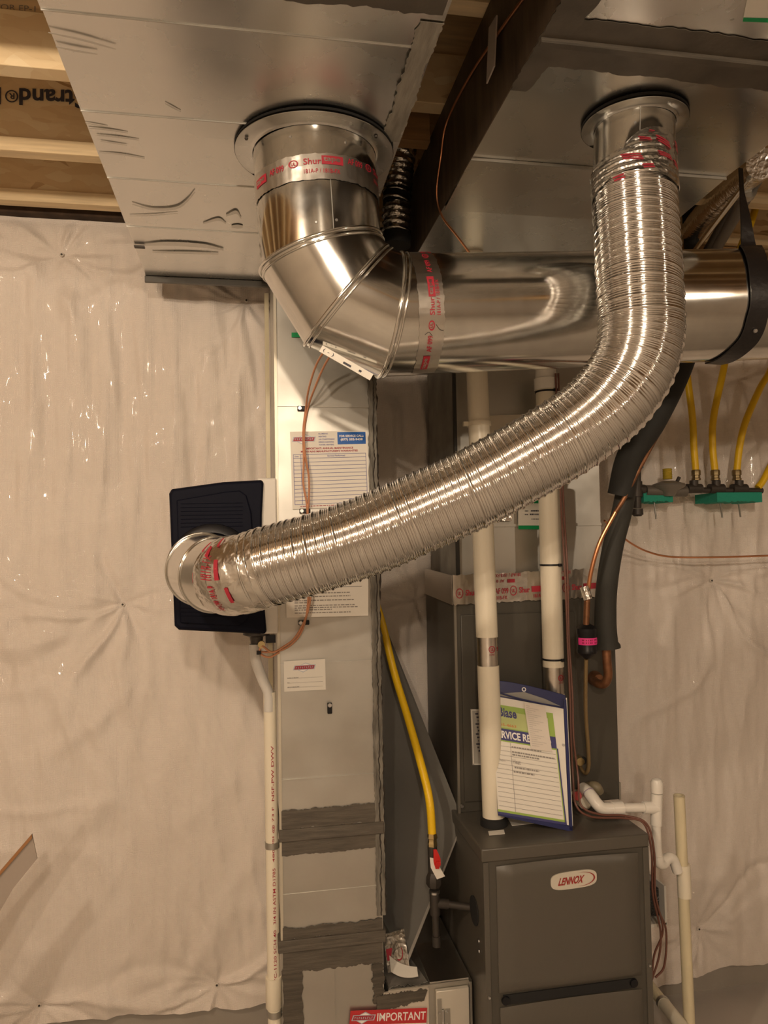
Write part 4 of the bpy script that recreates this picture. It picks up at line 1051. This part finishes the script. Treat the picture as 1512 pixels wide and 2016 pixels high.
part('pipe', MB().cyl(pb2, al2(1365), RP, 40), PVC, vp2); part('pipe', MB().cyl(al2(1312), pt2, RP, 40), PVC, vp2)
tb = part('foil_band', MB().cyl(al2(1366), al2(1311), RP-.001, 40), FOILF, vp2)
cmv = cylmap(al2(1312), -a2, RP-.001); sgv = 1 if (cmv(.01, 0)-cmv(0, 0)).x > 0 else -1; ulmark(S(cmv, sgv), .001, .02, .018, tb)
part('cap', MB().lathe(pt2-a2*.004, a2, [(-.012, RP+.004), (.02, RP+.0045), (.022, RP+.001), (.05, RP-.001), (.052, .02)], 40), PVCW, vp2)
for y_ in (772, 1112, 1297):
    c = al2(y_); part('cable_tie', MB().lathe(c-a2*.0025, a2, [(0, RP), (0, RP+.002), (.005, RP+.002), (.005, RP)], 40, (False, False)).box(c.x+.010, c.x+.02, c.y-RP-.006, c.y-RP, c.z-.004, c.z+.004), BLACK, vp2)

# ------------------------------------------------------------------ document holder
QY = [P(972, 1343, Y=1.992), P(1113, 1362, Y=1.955), P(980, 1602, Y=1.925), P(1126, 1634, Y=1.875)]
_n = (QY[1]-QY[0]).cross(QY[2]-QY[0]); _d = Fw+Rt*((1126-CX)/FPX)+Up*((CY-1634)/FPX); QY[3] = CAM+_d*(_n.dot(QY[0]-CAM)/_n.dot(_d))
q = Quad(*QY); dh = thing('document_holder', 'navy vinyl document pouch with service papers leaning on the furnace', 'folder', q(.5, 0))
arcp = [(0, .0), (1, .0), (1, .985), (.9, 1.0), (.7, 1.02), (.4, 1.035), (.0, 1.03)]
arcp = [(0, 0), (1, 0), (1, .975), (.8, .99), (.5, 1.01), (.2, 1.02), (0, 1.015)]
part('backing', MB().prism([q(a, b, 0) for a, b in arcp], -q.n*.004), NAVY, dh, bevel=.001)
pk = Quad(q(0, .90), q(.955, .885), q(0, .02), q(.955, .02), )
m = MB(); NN2 = 20; vs = []; fs = []
part('paper_stack', MB().prism([q(.0, .03, .0015), q(.955, .03, .0015), q(.955, .87, .0015), (q(0, .89, .0015))], q.n*.004), PAPER, dh)
sq = Quad(q(-.05, .842, .006), q(.80, .835, .006), q(.0, .02, .0065), q(.905, .045, .0065)); sq.n = q.n
sp = part('service_sheet', MB().prism([sq(0, 0), sq(1, 0), sq(1, 1), sq(0, 1)], q.n*.0006), PAPER, dh)
m = MB(); put_rect(m, sq, 0, .765, 1, .985, .0010); part('green_header', m, LIME, sp)
m = MB(); put_rect(m, sq, 0, .775, .66, .93, .0013); part('pale_header', m, LIMEL, sp)
m = MB(); put_rect(m, sq, 0, .655, 1, .765, .0010); nb = part('navy_band', m, NAVYP, sp)
m = MB(); put_text(m, sq, 'SERVICE RECORD', .02, .675, .92, .745, .0016, .03); part('lettering', m, WHITE, nb)
m = MB(); put_text(m, sq, 'DiBiase', -.03, .875, .40, .965, .0016, .03); part('lettering', m, NAVYP, sp)
m = MB(); put_text(m, sq, '555-4663', .08, .79, .38, .815, .0016, .02); part('lettering', m, ORANGE, sp)
m = MB()
for a_, b_, c_, d_ in ((0, .645, 1, .657), (.985, 0, 1, .65), (0, 0, 1, .02)): put_rect(m, sq, a_, b_, c_, d_, .0013)
part('green_border', m, LIME, sp); m = MB(); put_rect(m, sq, 1.0, 0, 1.02, .66, .0011); put_rect(m, sq, 0, -.022, 1.02, 0, .0011); part('navy_border', m, NAVYP, sp)
m = MB()
for k in range(14): put_rect(m, sq, .02, .60-k*.042, .97, .603-k*.042, .0016)
put_rect(m, sq, .26, .02, .266, .64, .0016); part('ruled_lines', m, GREY, sp)
m = MB(); put_text(m, sq, 'Heat', .28, .455, .40, .495, .0018, .01); put_text(m, sq, 'Item', .08, .46, .16, .485, .0018)
for k, (a_, b_, c_) in enumerate(((.28, .60, .75), (.28, .555, .95), (.28, .53, .7), (.3, .415, .68), (.28, .375, .6))): fine_line(m, sq, a_, b_, c_, .014, .0018, 60+k)
part('handwriting', m, GREY, sp)
wq = Quad(sq(.78, .93, .001), sq(.905, .93, .001), sq(.80, .80, .001), sq(.90, .80, .001)); wq.n = q.n
m = MB(); put_rect(m, wq, 0, 0, 1, 1, .0006); part('white_box', m, PAPER, sp)
rq = Quad(q(.40, .875, .011), q(.695, .865, .011), q(.475, .53, .011), q(.765, .535, .011)); rq.n = q.n
rc = thing('receipt', 'narrow pinkish receipt tucked over the service sheet', 'receipt', rq(.5, .5))
pp = part('paper', MB().prism([rq(0, 0), rq(1, 0), rq(1, 1), rq(0, 1)], q.n*.0006), PAPER2, rc)
m = MB()
for k in range(20): fine_line(m, rq, .08, .93-k*.045, .25+.6*((k*37 % 10)/10), .014, .0012, 80+k)
part('print', m, mat('faint_ink', (.50, .46, .42), .6), pp)
part('pocket_edge', MB().tube([q(0, .93, .007), q(.3, .90, .012), q(.6, .885, .010), q(.97, .875, .006)], .0022, 8), NAVY, dh)
part('side_binding', MB().prism([q(.96, 0, .001), q(1.0, 0, .001), q(1.0, .94, .001), q(.96, .94, .001)], q.n*.006), NAVY, dh)
part('bottom_binding', MB().prism([q(0, -.01, .001), q(1.0, -.01, .001), q(1.0, .025, .001), q(0, .025, .001)], q.n*.006), NAVY, dh)
part('white_edge', MB().prism([q(1.003, .03, -.004), q(1.018, .03, -.004), q(1.018, .955, -.004), q(1.003, .955, -.004)], q.n*.004), PAPER, dh)
m = MB().lathe(q(.42, .975, .0), q.n, [(0, .006), (.0015, .006), (.0015, .0035), (0, .0035)], 20, (False, False)); part('eyelet', m, STEEL, dh)
part('clear_flap', MB().prism([q(.02, .90, .001), q(.93, .885, .001), q(.7, .925, .004), q(.42, .955, .004), q(.05, .915, .003)], q.n*.0005), mat('clear_vinyl', (.30, .30, .29), .15), dh)
part('snap', MB().lathe(q(.93, .60, .007), q.n, [(0, .004), (.002, .003)], 12), STEEL, dh)

# ------------------------------------------------------------------ refrigerant lines
sl = thing('insulated_pipe', 'thick black foam insulated refrigerant pipe sloping down behind the flexible duct', 'pipe', P(1280, 850, Y=1.85))
part('insulation', MB().tube([P(1395, 560, Y=1.90), P(1362, 650, Y=1.88), P(1330, 740, Y=1.86), P(1285, 830, Y=1.86), P(1240, 900, Y=1.87), P(1222, 975, Y=1.89)], .036, 24), INS, sl)
sl2 = thing('insulated_pipe', 'straight grey-black foam sleeve hanging over the copper stub beside the coil cabinet', 'pipe', P(1200, 1150, Y=1.93))
part('insulation', MB().tube([P(1238, 930, Y=1.90), P(1226, 1000, Y=1.92), P(1206, 1080, Y=1.94), P(1194, 1160, Y=1.95), P(1192, 1230, Y=1.95), P(1196, 1276, Y=1.95)], lambda t: .027+.004*t+(.005 if t > .97 else 0), 24), INSG, sl2)
part('stub', MB().tube([P(1193, 1255, Y=1.96), P(1195, 1300, Y=1.96), P(1197, 1330, Y=1.965), P(1190, 1346, Y=1.98), P(1176, 1345, Y=2.01), P(1166, 1335, Y=2.06)], .0125, 16), COPD, sl2)
part('fitting', MB().lathe(P(1170, 1335, Y=2.064), (0, -1, 0), [(0, .022), (.01, .022), (.03, .016)], 20), COPD, sl2)
lq = thing('liquid_line', 'slim copper refrigerant tube bending down to the black filter drier', 'pipe', P(1180, 1100, Y=1.9))
part('upper_tube', MB().tube([P(1400, 600, Y=1.90), P(1366, 700, Y=1.88), P(1324, 800, Y=1.87), P(1268, 905, Y=1.85), P(1232, 975, Y=1.86), P(1212, 1008, Y=1.868)], .0062, 12), COPD, lq)
part('tube', MB().tube([P(1216, 1000, Y=1.868), P(1182, 1065, Y=1.88), P(1165, 1120, Y=1.89), P(1158, 1165, Y=1.90), P(1156, 1215, Y=1.90)], .0058, 12), COP, lq)
part('sleeve', MB().cyl(P(1156, 1180, Y=1.90), P(1154, 1230, Y=1.90), .0085, 16), COPD, lq)
part('foil_wrap', MB().tube([P(1150, 1155, Y=1.895), P(1158, 1180, Y=1.89)], .012, 10, smooth=0), FOIL, lq)
dc = P(1154, 1228, Y=1.905)
fd = thing('filter_drier', 'small black refrigerant filter drier with a bright pink label', 'filter', dc)
part('can', MB().lathe(dc, (0, 0, -1), [(-.012, .008), (0, .010), (.006, .021), (.012, .0275), (.026, .0275), (.028, .0265), (.068, .0265), (.070, .0275), (.078, .027), (.088, .014), (.094, .008)], 36), BLACK, fd)
pkc = cylmap(dc, (0, 0, -1), .0268); sgp = 1 if (pkc(.01, 0)-pkc(0, 0)).x > 0 else -1; pkr = S(pkc, sgp)
pk_ = part('label_band', patch(pkr, -.036, .036, .036, .055, .0006, 24), PINK, fd)
m = MB()
for k, (a_, w_) in enumerate(((-.014, .003), (-.008, .002), (-.003, .0035), (.002, .002), (-.024, .006), (.010, .010))):
    put_rect(m, lambda a, b, h: pkr(a_+a*w_, .040+b*.011, h), 0, 0, 1, 1, .0011, 2)
part('print', m, mat('label_print', (.35, .01, .08), .5), pk_)
lo = thing('liquid_line', 'thin brassy tube below the filter drier curling back into the coil cabinet', 'pipe', P(1155, 1400, Y=1.95))
part('tube', MB().tube([P(1154, 1298, Y=1.905), P(1153, 1340, Y=1.93), P(1153, 1400, Y=1.97), P(1157, 1460, Y=2.0), P(1159, 1505, Y=2.02), P(1154, 1522, Y=2.03), P(1145, 1515, Y=2.045), P(1138, 1498, Y=2.068)], .0055, 12), mat('brassy_tube', (.36, .26, .13), .4, .7), lo)
part('fitting', MB().cyl(P(1143, 1500, Y=2.045), P(1138, 1494, Y=2.068), .012, 14), BRASS, lo)
part('port', MB().lathe(P(1148, 1497, Y=2.068), (0, -1, 0), [(0, .011), (.004, .011)], 16), GASK, lo)
# brown wires down the second vent pipe and over the furnace
bw = thing('control_wire', 'brown control wires running down the second vent pipe and over the furnace edge', 'wire', P(1125, 1400, Y=1.95))
for o_ in (0, 5):
    part('wire', MB().tube([P(1094+o_, 735, Y=1.985), P(1098+o_, 850, Y=1.985), P(1105+o_, 1000, Y=1.985), P(1112+o_, 1120, Y=1.98), P(1117+o_*.6, 1250, Y=1.98), P(1122+o_, 1370, Y=1.97), P(1124+o_, 1450, Y=1.96), P(1128+o_*2, 1530, Y=1.95), P(1134+o_*2, 1585, Y=1.91), P(1165+o_*3, 1608-o_, Y=1.90), P(1230, 1611-o_, Y=1.90), P(1268+o_, 1622, Y=1.88), P(1283+o_, 1680, Y=1.87), P(1285+o_, 1760, Y=1.90), P(1300+o_, 1830, Y=1.95), P(1298-o_*2, 1880, Y=1.96), P(1283, 1930, Y=1.96)], .0030, 8), BROWNW, bw)
part('wire', MB().tube([P(1284, 1700, Y=1.89), P(1292, 1780, Y=1.92), P(1311, 1830, Y=1.96), P(1308, 1900, Y=1.96), P(1290, 1925, Y=1.96)], .003, 8), BROWNW, bw)
# control box right of the furnace
q = [P(1279, 1775, Y=2.12), P(1318, 1807, Y=2.0), P(1318, 1905, Y=2.0), P(1281, 1900, Y=2.12)]
cb = thing('junction_box', 'white edged box with crumpled black cover on the right side of the furnace', 'box', P(1300, 1900, Y=2.05))
x_ = FX1+.002
part('back', MB().box(x_, x_+.162, 2.150, 2.156, .475, .63), WHT, cb)
part('side', MB().prism([(x_+.156, 2.02, .475), (x_+.162, 2.02, .475), (x_+.162, 2.02, .585), (x_+.156, 2.02, .585)], (0, .13, 0)), WHT, cb)
part('cover', MB().prism([(x_+.002, 2.04, .492), (x_+.150, 2.04, .492), (x_+.150, 2.04, .570), (x_+.09, 2.04, .622), (x_+.002, 2.04, .64)], (0, .10, 0)), mat('crinkled_black', (.03, .03, .03), .25, bump=.8, bscale=40, bdist=.01, kind='crinkle'), cb)
part('tray', MB().box(x_, x_+.16, 2.02, 2.149, .470, .480), WHT, cb)

# ------------------------------------------------------------------ condensate drain
dn = thing('condensate_drain', 'white plastic drain elbows and tee beside the furnace top', 'pipe', P(1290, 1590, Y=1.97))
part('elbow', MB().tube([P(1148, 1552, Y=2.0), P(1160, 1562, Y=1.96), P(1176, 1583, Y=1.93), P(1190, 1592, Y=1.925), P(1222, 1591, Y=1.925)], .0165, 20), PVCW, dn)
part('elbow_hub', MB().cyl(P(1205, 1592, Y=1.925), P(1225, 1591, Y=1.925), .0185, 24), PVCW, dn)
part('purple_stain', MB().cyl(P(1158, 1559, Y=1.965), P(1170, 1575, Y=1.942), .0172, 20), mat('primer', (.36, .30, .36), .35), dn)
part('pipe', MB().cyl(P(1222, 1591, Y=1.925), P(1270, 1590, Y=1.925), .0125, 20), PVCW, dn)
part('tee_branch', MB().cyl(P(1266, 1590, Y=1.925), P(1294, 1590, Y=1.925), .0165, 24), PVCW, dn)
part('tee', MB().cyl(P(1293, 1562, Y=1.925), P(1292, 1624, Y=1.925), .0155, 24), PVCW, dn)
part('cap', MB().lathe(P(1293.5, 1560, Y=1.925), (0, 0, 1), [(0, .0165), (.028, .0165), (.036, .012), (.039, .004)], 24), PVCW, dn)
part('pipe', MB().tube([P(1292, 1620, Y=1.925), P(1294, 1670, Y=1.925), P(1297, 1692, Y=1.925)], .0125, 20), PVCW, dn)
part('trap', MB().tube([P(1296, 1684, Y=1.925), P(1298, 1698, Y=1.925), P(1306, 1700, Y=1.93), P(1314, 1690, Y=1.935), P(1325, 1692, Y=1.94), P(1334, 1715, Y=1.945)], .0145, 20), PVCW, dn)
part('red_plug', MB().cyl(P(1135, 1567, Y=2.0), P(1137, 1567, Y=1.985), .012, 20), REDP, dn)
part('plug_ring', MB().lathe(P(1135, 1567, Y=2.065), (0, -1, 0), [(0, .020), (.06, .019), (.065, .013)], 24), PVC, dn)
part('rubber_elbow', MB().tube([P(1150, 1550, Y=2.05), P(1172, 1548, Y=2.0), P(1180, 1560, Y=2.0)], .014, 16), mat('dirty_fitting', (.20, .17, .11), .5), dn)
sp_ = thing('standpipe', 'tall yellowed open-topped drain pipe standing right of the furnace', 'pipe', P(1350, 2000, Y=1.95))
ta = P(1337, 1566, Y=1.95); ba = P(1358, 2035, Y=1.95); da = (ba-ta).normalized(); bz = ta+da*((ta.z-FL)/-da.z)
part('pipe', MB().lathe(ta, da, [(0, .0155), ((bz-ta).length, .0155)], 28, (False, True)), PVCY, sp_)
part('pipe_mouth', MB().lathe(ta, da, [(.002, .0155), (-.001, .0155), (-.001, .0110), (.03, .0105)], 28, (False, True)), PVCY, sp_)
part('coupling', MB().cyl(P(1345, 1701, Y=1.95), P(1348, 1765, Y=1.95), .0190, 28), PVC, sp_)
fp = thing('floor_drain_pipe', 'stained plastic pipe sloping along the floor from behind the furnace', 'pipe', P(1310, 1970, Y=2.0))
fa, fb, fc2 = P(1268, 1925, Y=2.10), P(1306, 1975, Y=1.98), P(1350, 2030, Y=1.85)
part('pipe', MB().tube([fa, fb], .0155, 20, smooth=0), PVCY, fp); part('pipe', MB().tube([fb, fc2], .0175, 20, smooth=0), PVC, fp)
part('joint', MB().cyl(fb-(fc2-fb).normalized()*.006, fb+(fc2-fb).normalized()*.006, .019, 20), SHEET, fp)

# ------------------------------------------------------------------ gas: hose, valve, tee
gh = thing('gas_hose', 'yellow gas hose dropping behind the return duct to the red handled valve', 'hose', P(820, 1500, Y=2.1))
part('hose', MB().tube([P(722, 1130, Y=2.28), P(752, 1225, Y=2.24), P(775, 1320, Y=2.2), P(805, 1420, Y=2.12), P(833, 1520, Y=2.03), P(846, 1580, Y=1.99), P(851, 1645, Y=1.98)], .0112, 20), YEL, gh)
part('brass_nut', MB().lathe(P(851, 1640, Y=1.98), (0, 0, -1), [(0, .0125), (.008, .014), (.012, .0145), (.014, .012), (.022, .012), (.024, .0135), (.034, .0135)], 6), BRASS, gh)
gv = thing('gas_valve', 'black iron gas valve and tee with red handle and white paper tag', 'valve', P(855, 1750, Y=1.97))
def Q0(a, b, Y=1.98): return P(a, b, Y=Y)
part('body', MB().cyl(Q0(851, 1665), Q0(853, 1725), .013, 18), IRON, gv)
part('union', MB().lathe(Q0(854, 1716), (0, 0, -1), [(0, .014), (.012, .021), (.03, .022), (.04, .016)], 8), IRON, gv)
part('tee', MB().cyl(Q0(855, 1752), Q0(857, 1800), .0135, 20).cyl(Q0(856, 1778), Q0(882, 1780), .0125, 20), IRON, gv)
part('nipple', MB().cyl(Q0(880, 1780), Vector((FX0+.004, 1.94, Q0(880, 1780).z+.004)), .009, 16), IRON, gv)
part('ring', MB().cyl(Q0(855, 1754), Q0(855, 1758), .0145, 20), STEEL, gv)
part('drip_leg', MB().cyl(Q0(857, 1798), Q0(859, 1842), .0095, 18), IRON, gv)
part('drip_cap', MB().cyl(Q0(859, 1842), Q0(860, 1862), .012, 18), IRON, gv)
h1 = part('handle', MB().ribbon(catmull([Q0(856, 1672, 1.955), Q0(860, 1690, 1.95), Q0(861, 1710, 1.952)], 5), Vector((1, 0, 0)), [.008, .010, .012, .014, .016, .018, .019, .018, .016, .012, .010], .004), REDP, gv)
part('handle_nut', MB().lathe(Q0(862, 1700, 1.95), (0, -1, 0), [(0, .008), (.005, .007)], 14), REDP, h1)
part('tag', MB().prism([Q0(846, 1688, 1.958), Q0(856, 1690, 1.958), Q0(876, 1725, 1.958), Q0(860, 1731, 1.958), Q0(848, 1708, 1.958)], (0, -.001, 0)), PAPER, gv)

# ------------------------------------------------------------------ gas manifold on the wall
GY = 2.32
gm = thing('gas_manifold', 'black iron gas manifold with tees and a cap mounted on the sheeting', 'pipe', P(1370, 968, Y=GY))
G = lambda a, b, Y=GY: P(a, b, Y=Y)
part('drop_pipe', MB().cyl(G(1254, 925), G(1255, 1000), .013, 20), IRON, gm)
part('tee', MB().cyl(G(1253, 948), G(1254, 978), .019, 20).cyl(G(1253, 962), G(1268, 964), .017, 20), IRON, gm)
part('cap', MB().lathe(G(1255, 1006), (0, 0, -1), [(-.008, .018), (.012, .019), (.018, .012)], 20), IRON, gm)
part('run_pipe', MB().cyl(G(1266, 964), G(1500, 966), .010, 18), IRON, gm)
for a, b in ((1366, 962), (1410, 962), (1455, 962)):
    part('tee', MB().cyl(G(a-14, b), G(a+14, b), .0165, 18).cyl(G(a, b), G(a, b-16), .0145, 18), IRON, gm)
rg_ = thing('gas_regulator', 'round grey gas pressure regulator with a yellow spring cap', 'regulator', G(1312, 960))
part('diaphragm', MB().lathe(G(1313, 958)+Vector((0, -.01, -.004)), (0, 0, 1), [(-.03, .018), (-.012, .030), (0, .052), (.006, .056), (.012, .052), (.022, .022)], 36), mat('cast_grey', (.26, .24, .21), .5, .5), rg_)
m = MB()
for k in range(6): m.lathe(G(1311, 944)+Vector((0, -.01, .006*k)), (0, 0, 1), [(0, .0145), (.003, .016), (.006, .0145)], 24)
part('spring_cap', m, mat('yellow_cap', (.45, .33, .03), .5), rg_)
part('vent', MB().cyl(G(1330, 948)+Vector((0, -.01, 0)), G(1334, 940)+Vector((0, -.01, 0)), .006, 10), IRON, rg_)
part('inlet', MB().cyl(G(1270, 966), G(1350, 967), .019, 20), mat('cast_dark', (.16, .145, .125), .5, .4), rg_)
bv = thing('gas_valve', 'pale blue wrapped gas valve above the manifold drop', 'valve', G(1258, 900))
part('body', MB().prism([G(1249, 888, 2.30), G(1266, 886, 2.30), G(1268, 922, 2.30), G(1248, 922, 2.30)], (0, .02, 0)), SKYB, bv, bevel=.003)
part('mark', MB().box(G(1254, 900).x, G(1262, 900).x, 2.296, 2.30, G(1254, 903).z, G(1254, 901).z), IRON, bv)
part('stem', MB().cyl(G(1256, 860), G(1255, 930), .010, 16), IRON, bv)
hoses = [('yellow gas hose rising from the left tee of the manifold', [(1370, 932), (1366, 880), (1363, 820), (1352, 730), (1346, 640), (1352, 560)]),
         ('yellow gas hose rising from the middle tee of the manifold', [(1408, 932), (1403, 880), (1405, 820), (1424, 730), (1440, 640), (1448, 560), (1456, 495), (1478, 440), (1492, 395)]),
         ('yellow gas hose rising from the right tee and leaning off to the right', [(1450, 932), (1456, 880), (1468, 830), (1496, 765), (1520, 720), (1560, 600)]),
         ('yellow gas hose leaving the far right end of the manifold', [(1492, 960), (1503, 945), (1524, 905), (1560, 850)])]
for k, (lab, pts) in enumerate(hoses):
    t = thing('gas_hose', lab, 'hose', G(*pts[0]))
    pp_ = [G(a, b, GY-(.10 if (b < 500) else 0)) for a, b in pts]
    part('hose', MB().tube(pp_, .0118, 18), YEL, t)
    if k < 3: part('brass_nut', MB().lathe(pp_[0]+Vector((0, 0, .012)), (0, 0, -1), [(0, .014), (.004, .016), (.018, .016), (.02, .0135), (.028, .0135), (.03, .016), (.036, .0155)], 8), mat('dull_brass', (.30, .23, .12), .4, .8), t)
for lab, x0_, x1_, nails in (('short green foam block behind the gas regulator', 1264, 1322, ((1291, 1022, 990),)), ('long green foam block under the right end of the manifold', 1408, 1497, ((1421, 1019, 992), (1457, 1018, 992)))):
    a_, b_ = G(x0_, 970), G(x1_, 990)
    t = thing('foam_block', lab, 'foam block', a_)
    r = random.Random(3); top_ = a_.z; btm = b_.z+.002; n_ = 22; A_ = []; B_ = []
    for i in range(n_+1):
        x = a_.x+(b_.x-a_.x)*i/n_; A_.append(Vector((x, 2.31, top_))); B_.append(Vector((x, 2.31, btm+r.uniform(0, .006)*(i < n_-3))))
    part('foam', strip(A_, B_, (0, 1, 0), .13), TEAL, t)
    for (nx_, nb_, na_) in nails: part('nail', MB().cyl(G(nx_-3, na_, 2.315), G(nx_+1, nb_, 2.30), .0028, 8), SHEET, t)
cw = thing('copper_tube', 'thin bare copper tube drooping along the sheeting right of the cabinet', 'tube', P(1300, 1080, Y=2.3))
part('tube', MB().tube([P(1190, 1025, Y=2.15), P(1212, 1045, Y=2.2), P(1240, 1068, Y=2.26), P(1275, 1086, Y=2.32), P(1320, 1096, Y=2.34), P(1400, 1097, Y=2.34), P(1512, 1094, Y=2.34), P(1640, 1090, Y=2.34)], .0034, 10), COP, cw)

# ------------------------------------------------------------------ odds and ends overhead
fx = thing('foil_duct', 'crinkled foil insulated duct hanging in the dark behind the big elbow', 'duct', P(772, 380, Y=2.2))
flexhose('foil_sleeve', fx, [P(780, 465, Y=2.0), P(781, 400, Y=2.0), P(784, 350, Y=2.0), P(790, 300, Y=2.0), P(796, 240, Y=2.02)], .036, .02, 32, FOIL, 8, 3)
for b in (390, 470): part('strap', MB().cyl(P(781, b+14, Y=2.0), P(782, b-14, Y=2.0), .039, 28), GASK, fx)
dk = thing('insulated_pipe', 'black insulated pipe crossing the dark gap above the round duct', 'pipe', P(850, 470, Y=2.3))
part('insulation', MB().cyl(P(745, 478, Y=2.3), P(1180, 478, Y=2.3), .036, 20), INS, dk)
rod = tag(part('hanger_rod', MB().cyl(P(811, 300, Y=2.15), P(813, 495, Y=2.15), .005, 8), IRON), 'thin black rod hanging straight down in the gap between the trunks', 'rod')
cw = thing('copper_tube', 'thin dull copper wire snaking down the side of the right trunk duct', 'tube', P(870, 300, Y=1.6))
part('tube', MB().tube([P(1035, -10, X=.462), P(985, 60, X=.462), P(925, 150, X=.462), P(880, 240, X=.462), P(868, 310, Y=1.7), P(860, 380, Y=1.75), P(870, 425, Y=1.75), P(900, 465, Y=1.72), P(926, 500, Y=1.70)], .0028, 8), COP, cw)
wb = thing('wood_block', 'short pine block nailed between joists in the gap between the trunks', 'wood block', P(845, 200, Y=1.85))
part('block', MB().box(.315, .46, 1.80, 1.84, 2.62, 2.70), WOODD, wb, bevel=.002)
wt = tag(part('paper_strip', MB().prism([P(980, 30, X=.458), P(965, 55, X=.458), P(960, 165, X=.458), P(975, 130, X=.458)], (-.003, 0, 0)), PAPER_SHADE), 'torn beige paper strip hanging on the side of the right trunk', 'paper')
# right-hand corner
cd1 = thing('conduit', 'thin shiny metal conduit running back beside the right trunk duct', 'conduit', P(1420, 420, Y=2.1))
part('tube', MB().cyl(P(1475, 352, Y=1.75), P(1364, 498, Y=2.28), .0085, 14), PIPE, cd1)
cd2 = thing('conduit', 'wide grey pipe running back at the right, behind the strap', 'conduit', P(1460, 400, Y=2.1))
part('tube', MB().cyl(P(1508, 318, Y=1.75), P(1400, 505, Y=2.34), .020, 18), mat('grey_pipe', (.16, .15, .14), .5), cd2)
part('clip', MB().cyl(P(1475, 375, Y=1.86), P(1470, 384, Y=1.88), .0225, 18), SHEET, cd2)
cd3 = thing('conduit', 'dark grey pipe lying between the shiny conduit and the wide grey pipe', 'conduit', P(1430, 430, Y=2.1))
part('tube', MB().cyl(P(1478, 345, Y=1.85), P(1385, 505, Y=2.36), .014, 18), mat('dark_pipe', (.07, .065, .06), .5), cd3)
fx2 = thing('foil_duct', 'silver foil duct tucked against the far right side of the right trunk', 'duct', P(1410, 400, Y=1.9))
part('foil_sleeve', MB().tube([P(1500, 322, Y=1.72), P(1440, 372, Y=1.95), P(1385, 425, Y=2.2), P(1362, 455, Y=2.34)], .040, 28), FOIL, fx2)
wb = thing('wood_block', 'long pine cross board against the wall at the far right', 'wood block', P(1450, 455, Y=2.42))
part('block', MB().box(1.10, 2.6, 2.395, 2.43, 2.47, 2.655), WOODD, wb, bevel=.002)
part('ledger', MB().box(1.10, 2.6, 2.37, 2.394, 2.47, 2.51), WOOD, wb, bevel=.002)
cb2 = tag(part('dark_post', MB().cyl(P(1352, 330, Y=2.34), P(1364, 520, Y=2.34), .026, 16), INS), 'short black insulated pipe dropping beside the top of the flexible duct', 'pipe')

# brown board edge at the left, its shadow below built as a grey sheet
pc = [P(-120, 1850, Y=2.15), P(62, 1643, Y=2.2), P(70, 1697, Y=2.2), P(36, 1748, Y=2.19), P(-60, 2100, Y=2.12)]
pc = [P(-150, 1905, Y=2.05), P(62, 1643, Y=2.05), P(66, 1662, Y=2.05), P(-140, 1930, Y=2.05)]
cbd = thing('wooden_board', 'thin brown edged board poking into view at the lower left, with its shadow as a grey sheet', 'board', P(0, 1720, Y=2.1))
p_a, p_b = P(-150, 1888, Y=2.05), P(62, 1643, Y=2.05)
part('edge', MB().prism([p_a, p_b, p_b+Vector((.001, 0, -.010)), p_a+Vector((0, 0, -.012))], (0, .004, 0)), CARDE, cbd)
part('face', MB().prism([p_a+Vector((0, .004, 0)), p_b+Vector((0, .004, 0)), p_b+Vector((.008, .02, -.07)), p_b+Vector((-.05, .02, -.14)), p_a+Vector((0, .02, -.2))], (0, .004, 0)), PAPER_SHADE, cbd)  # grey sheet shaped like the board's shadow on the plastic sheeting
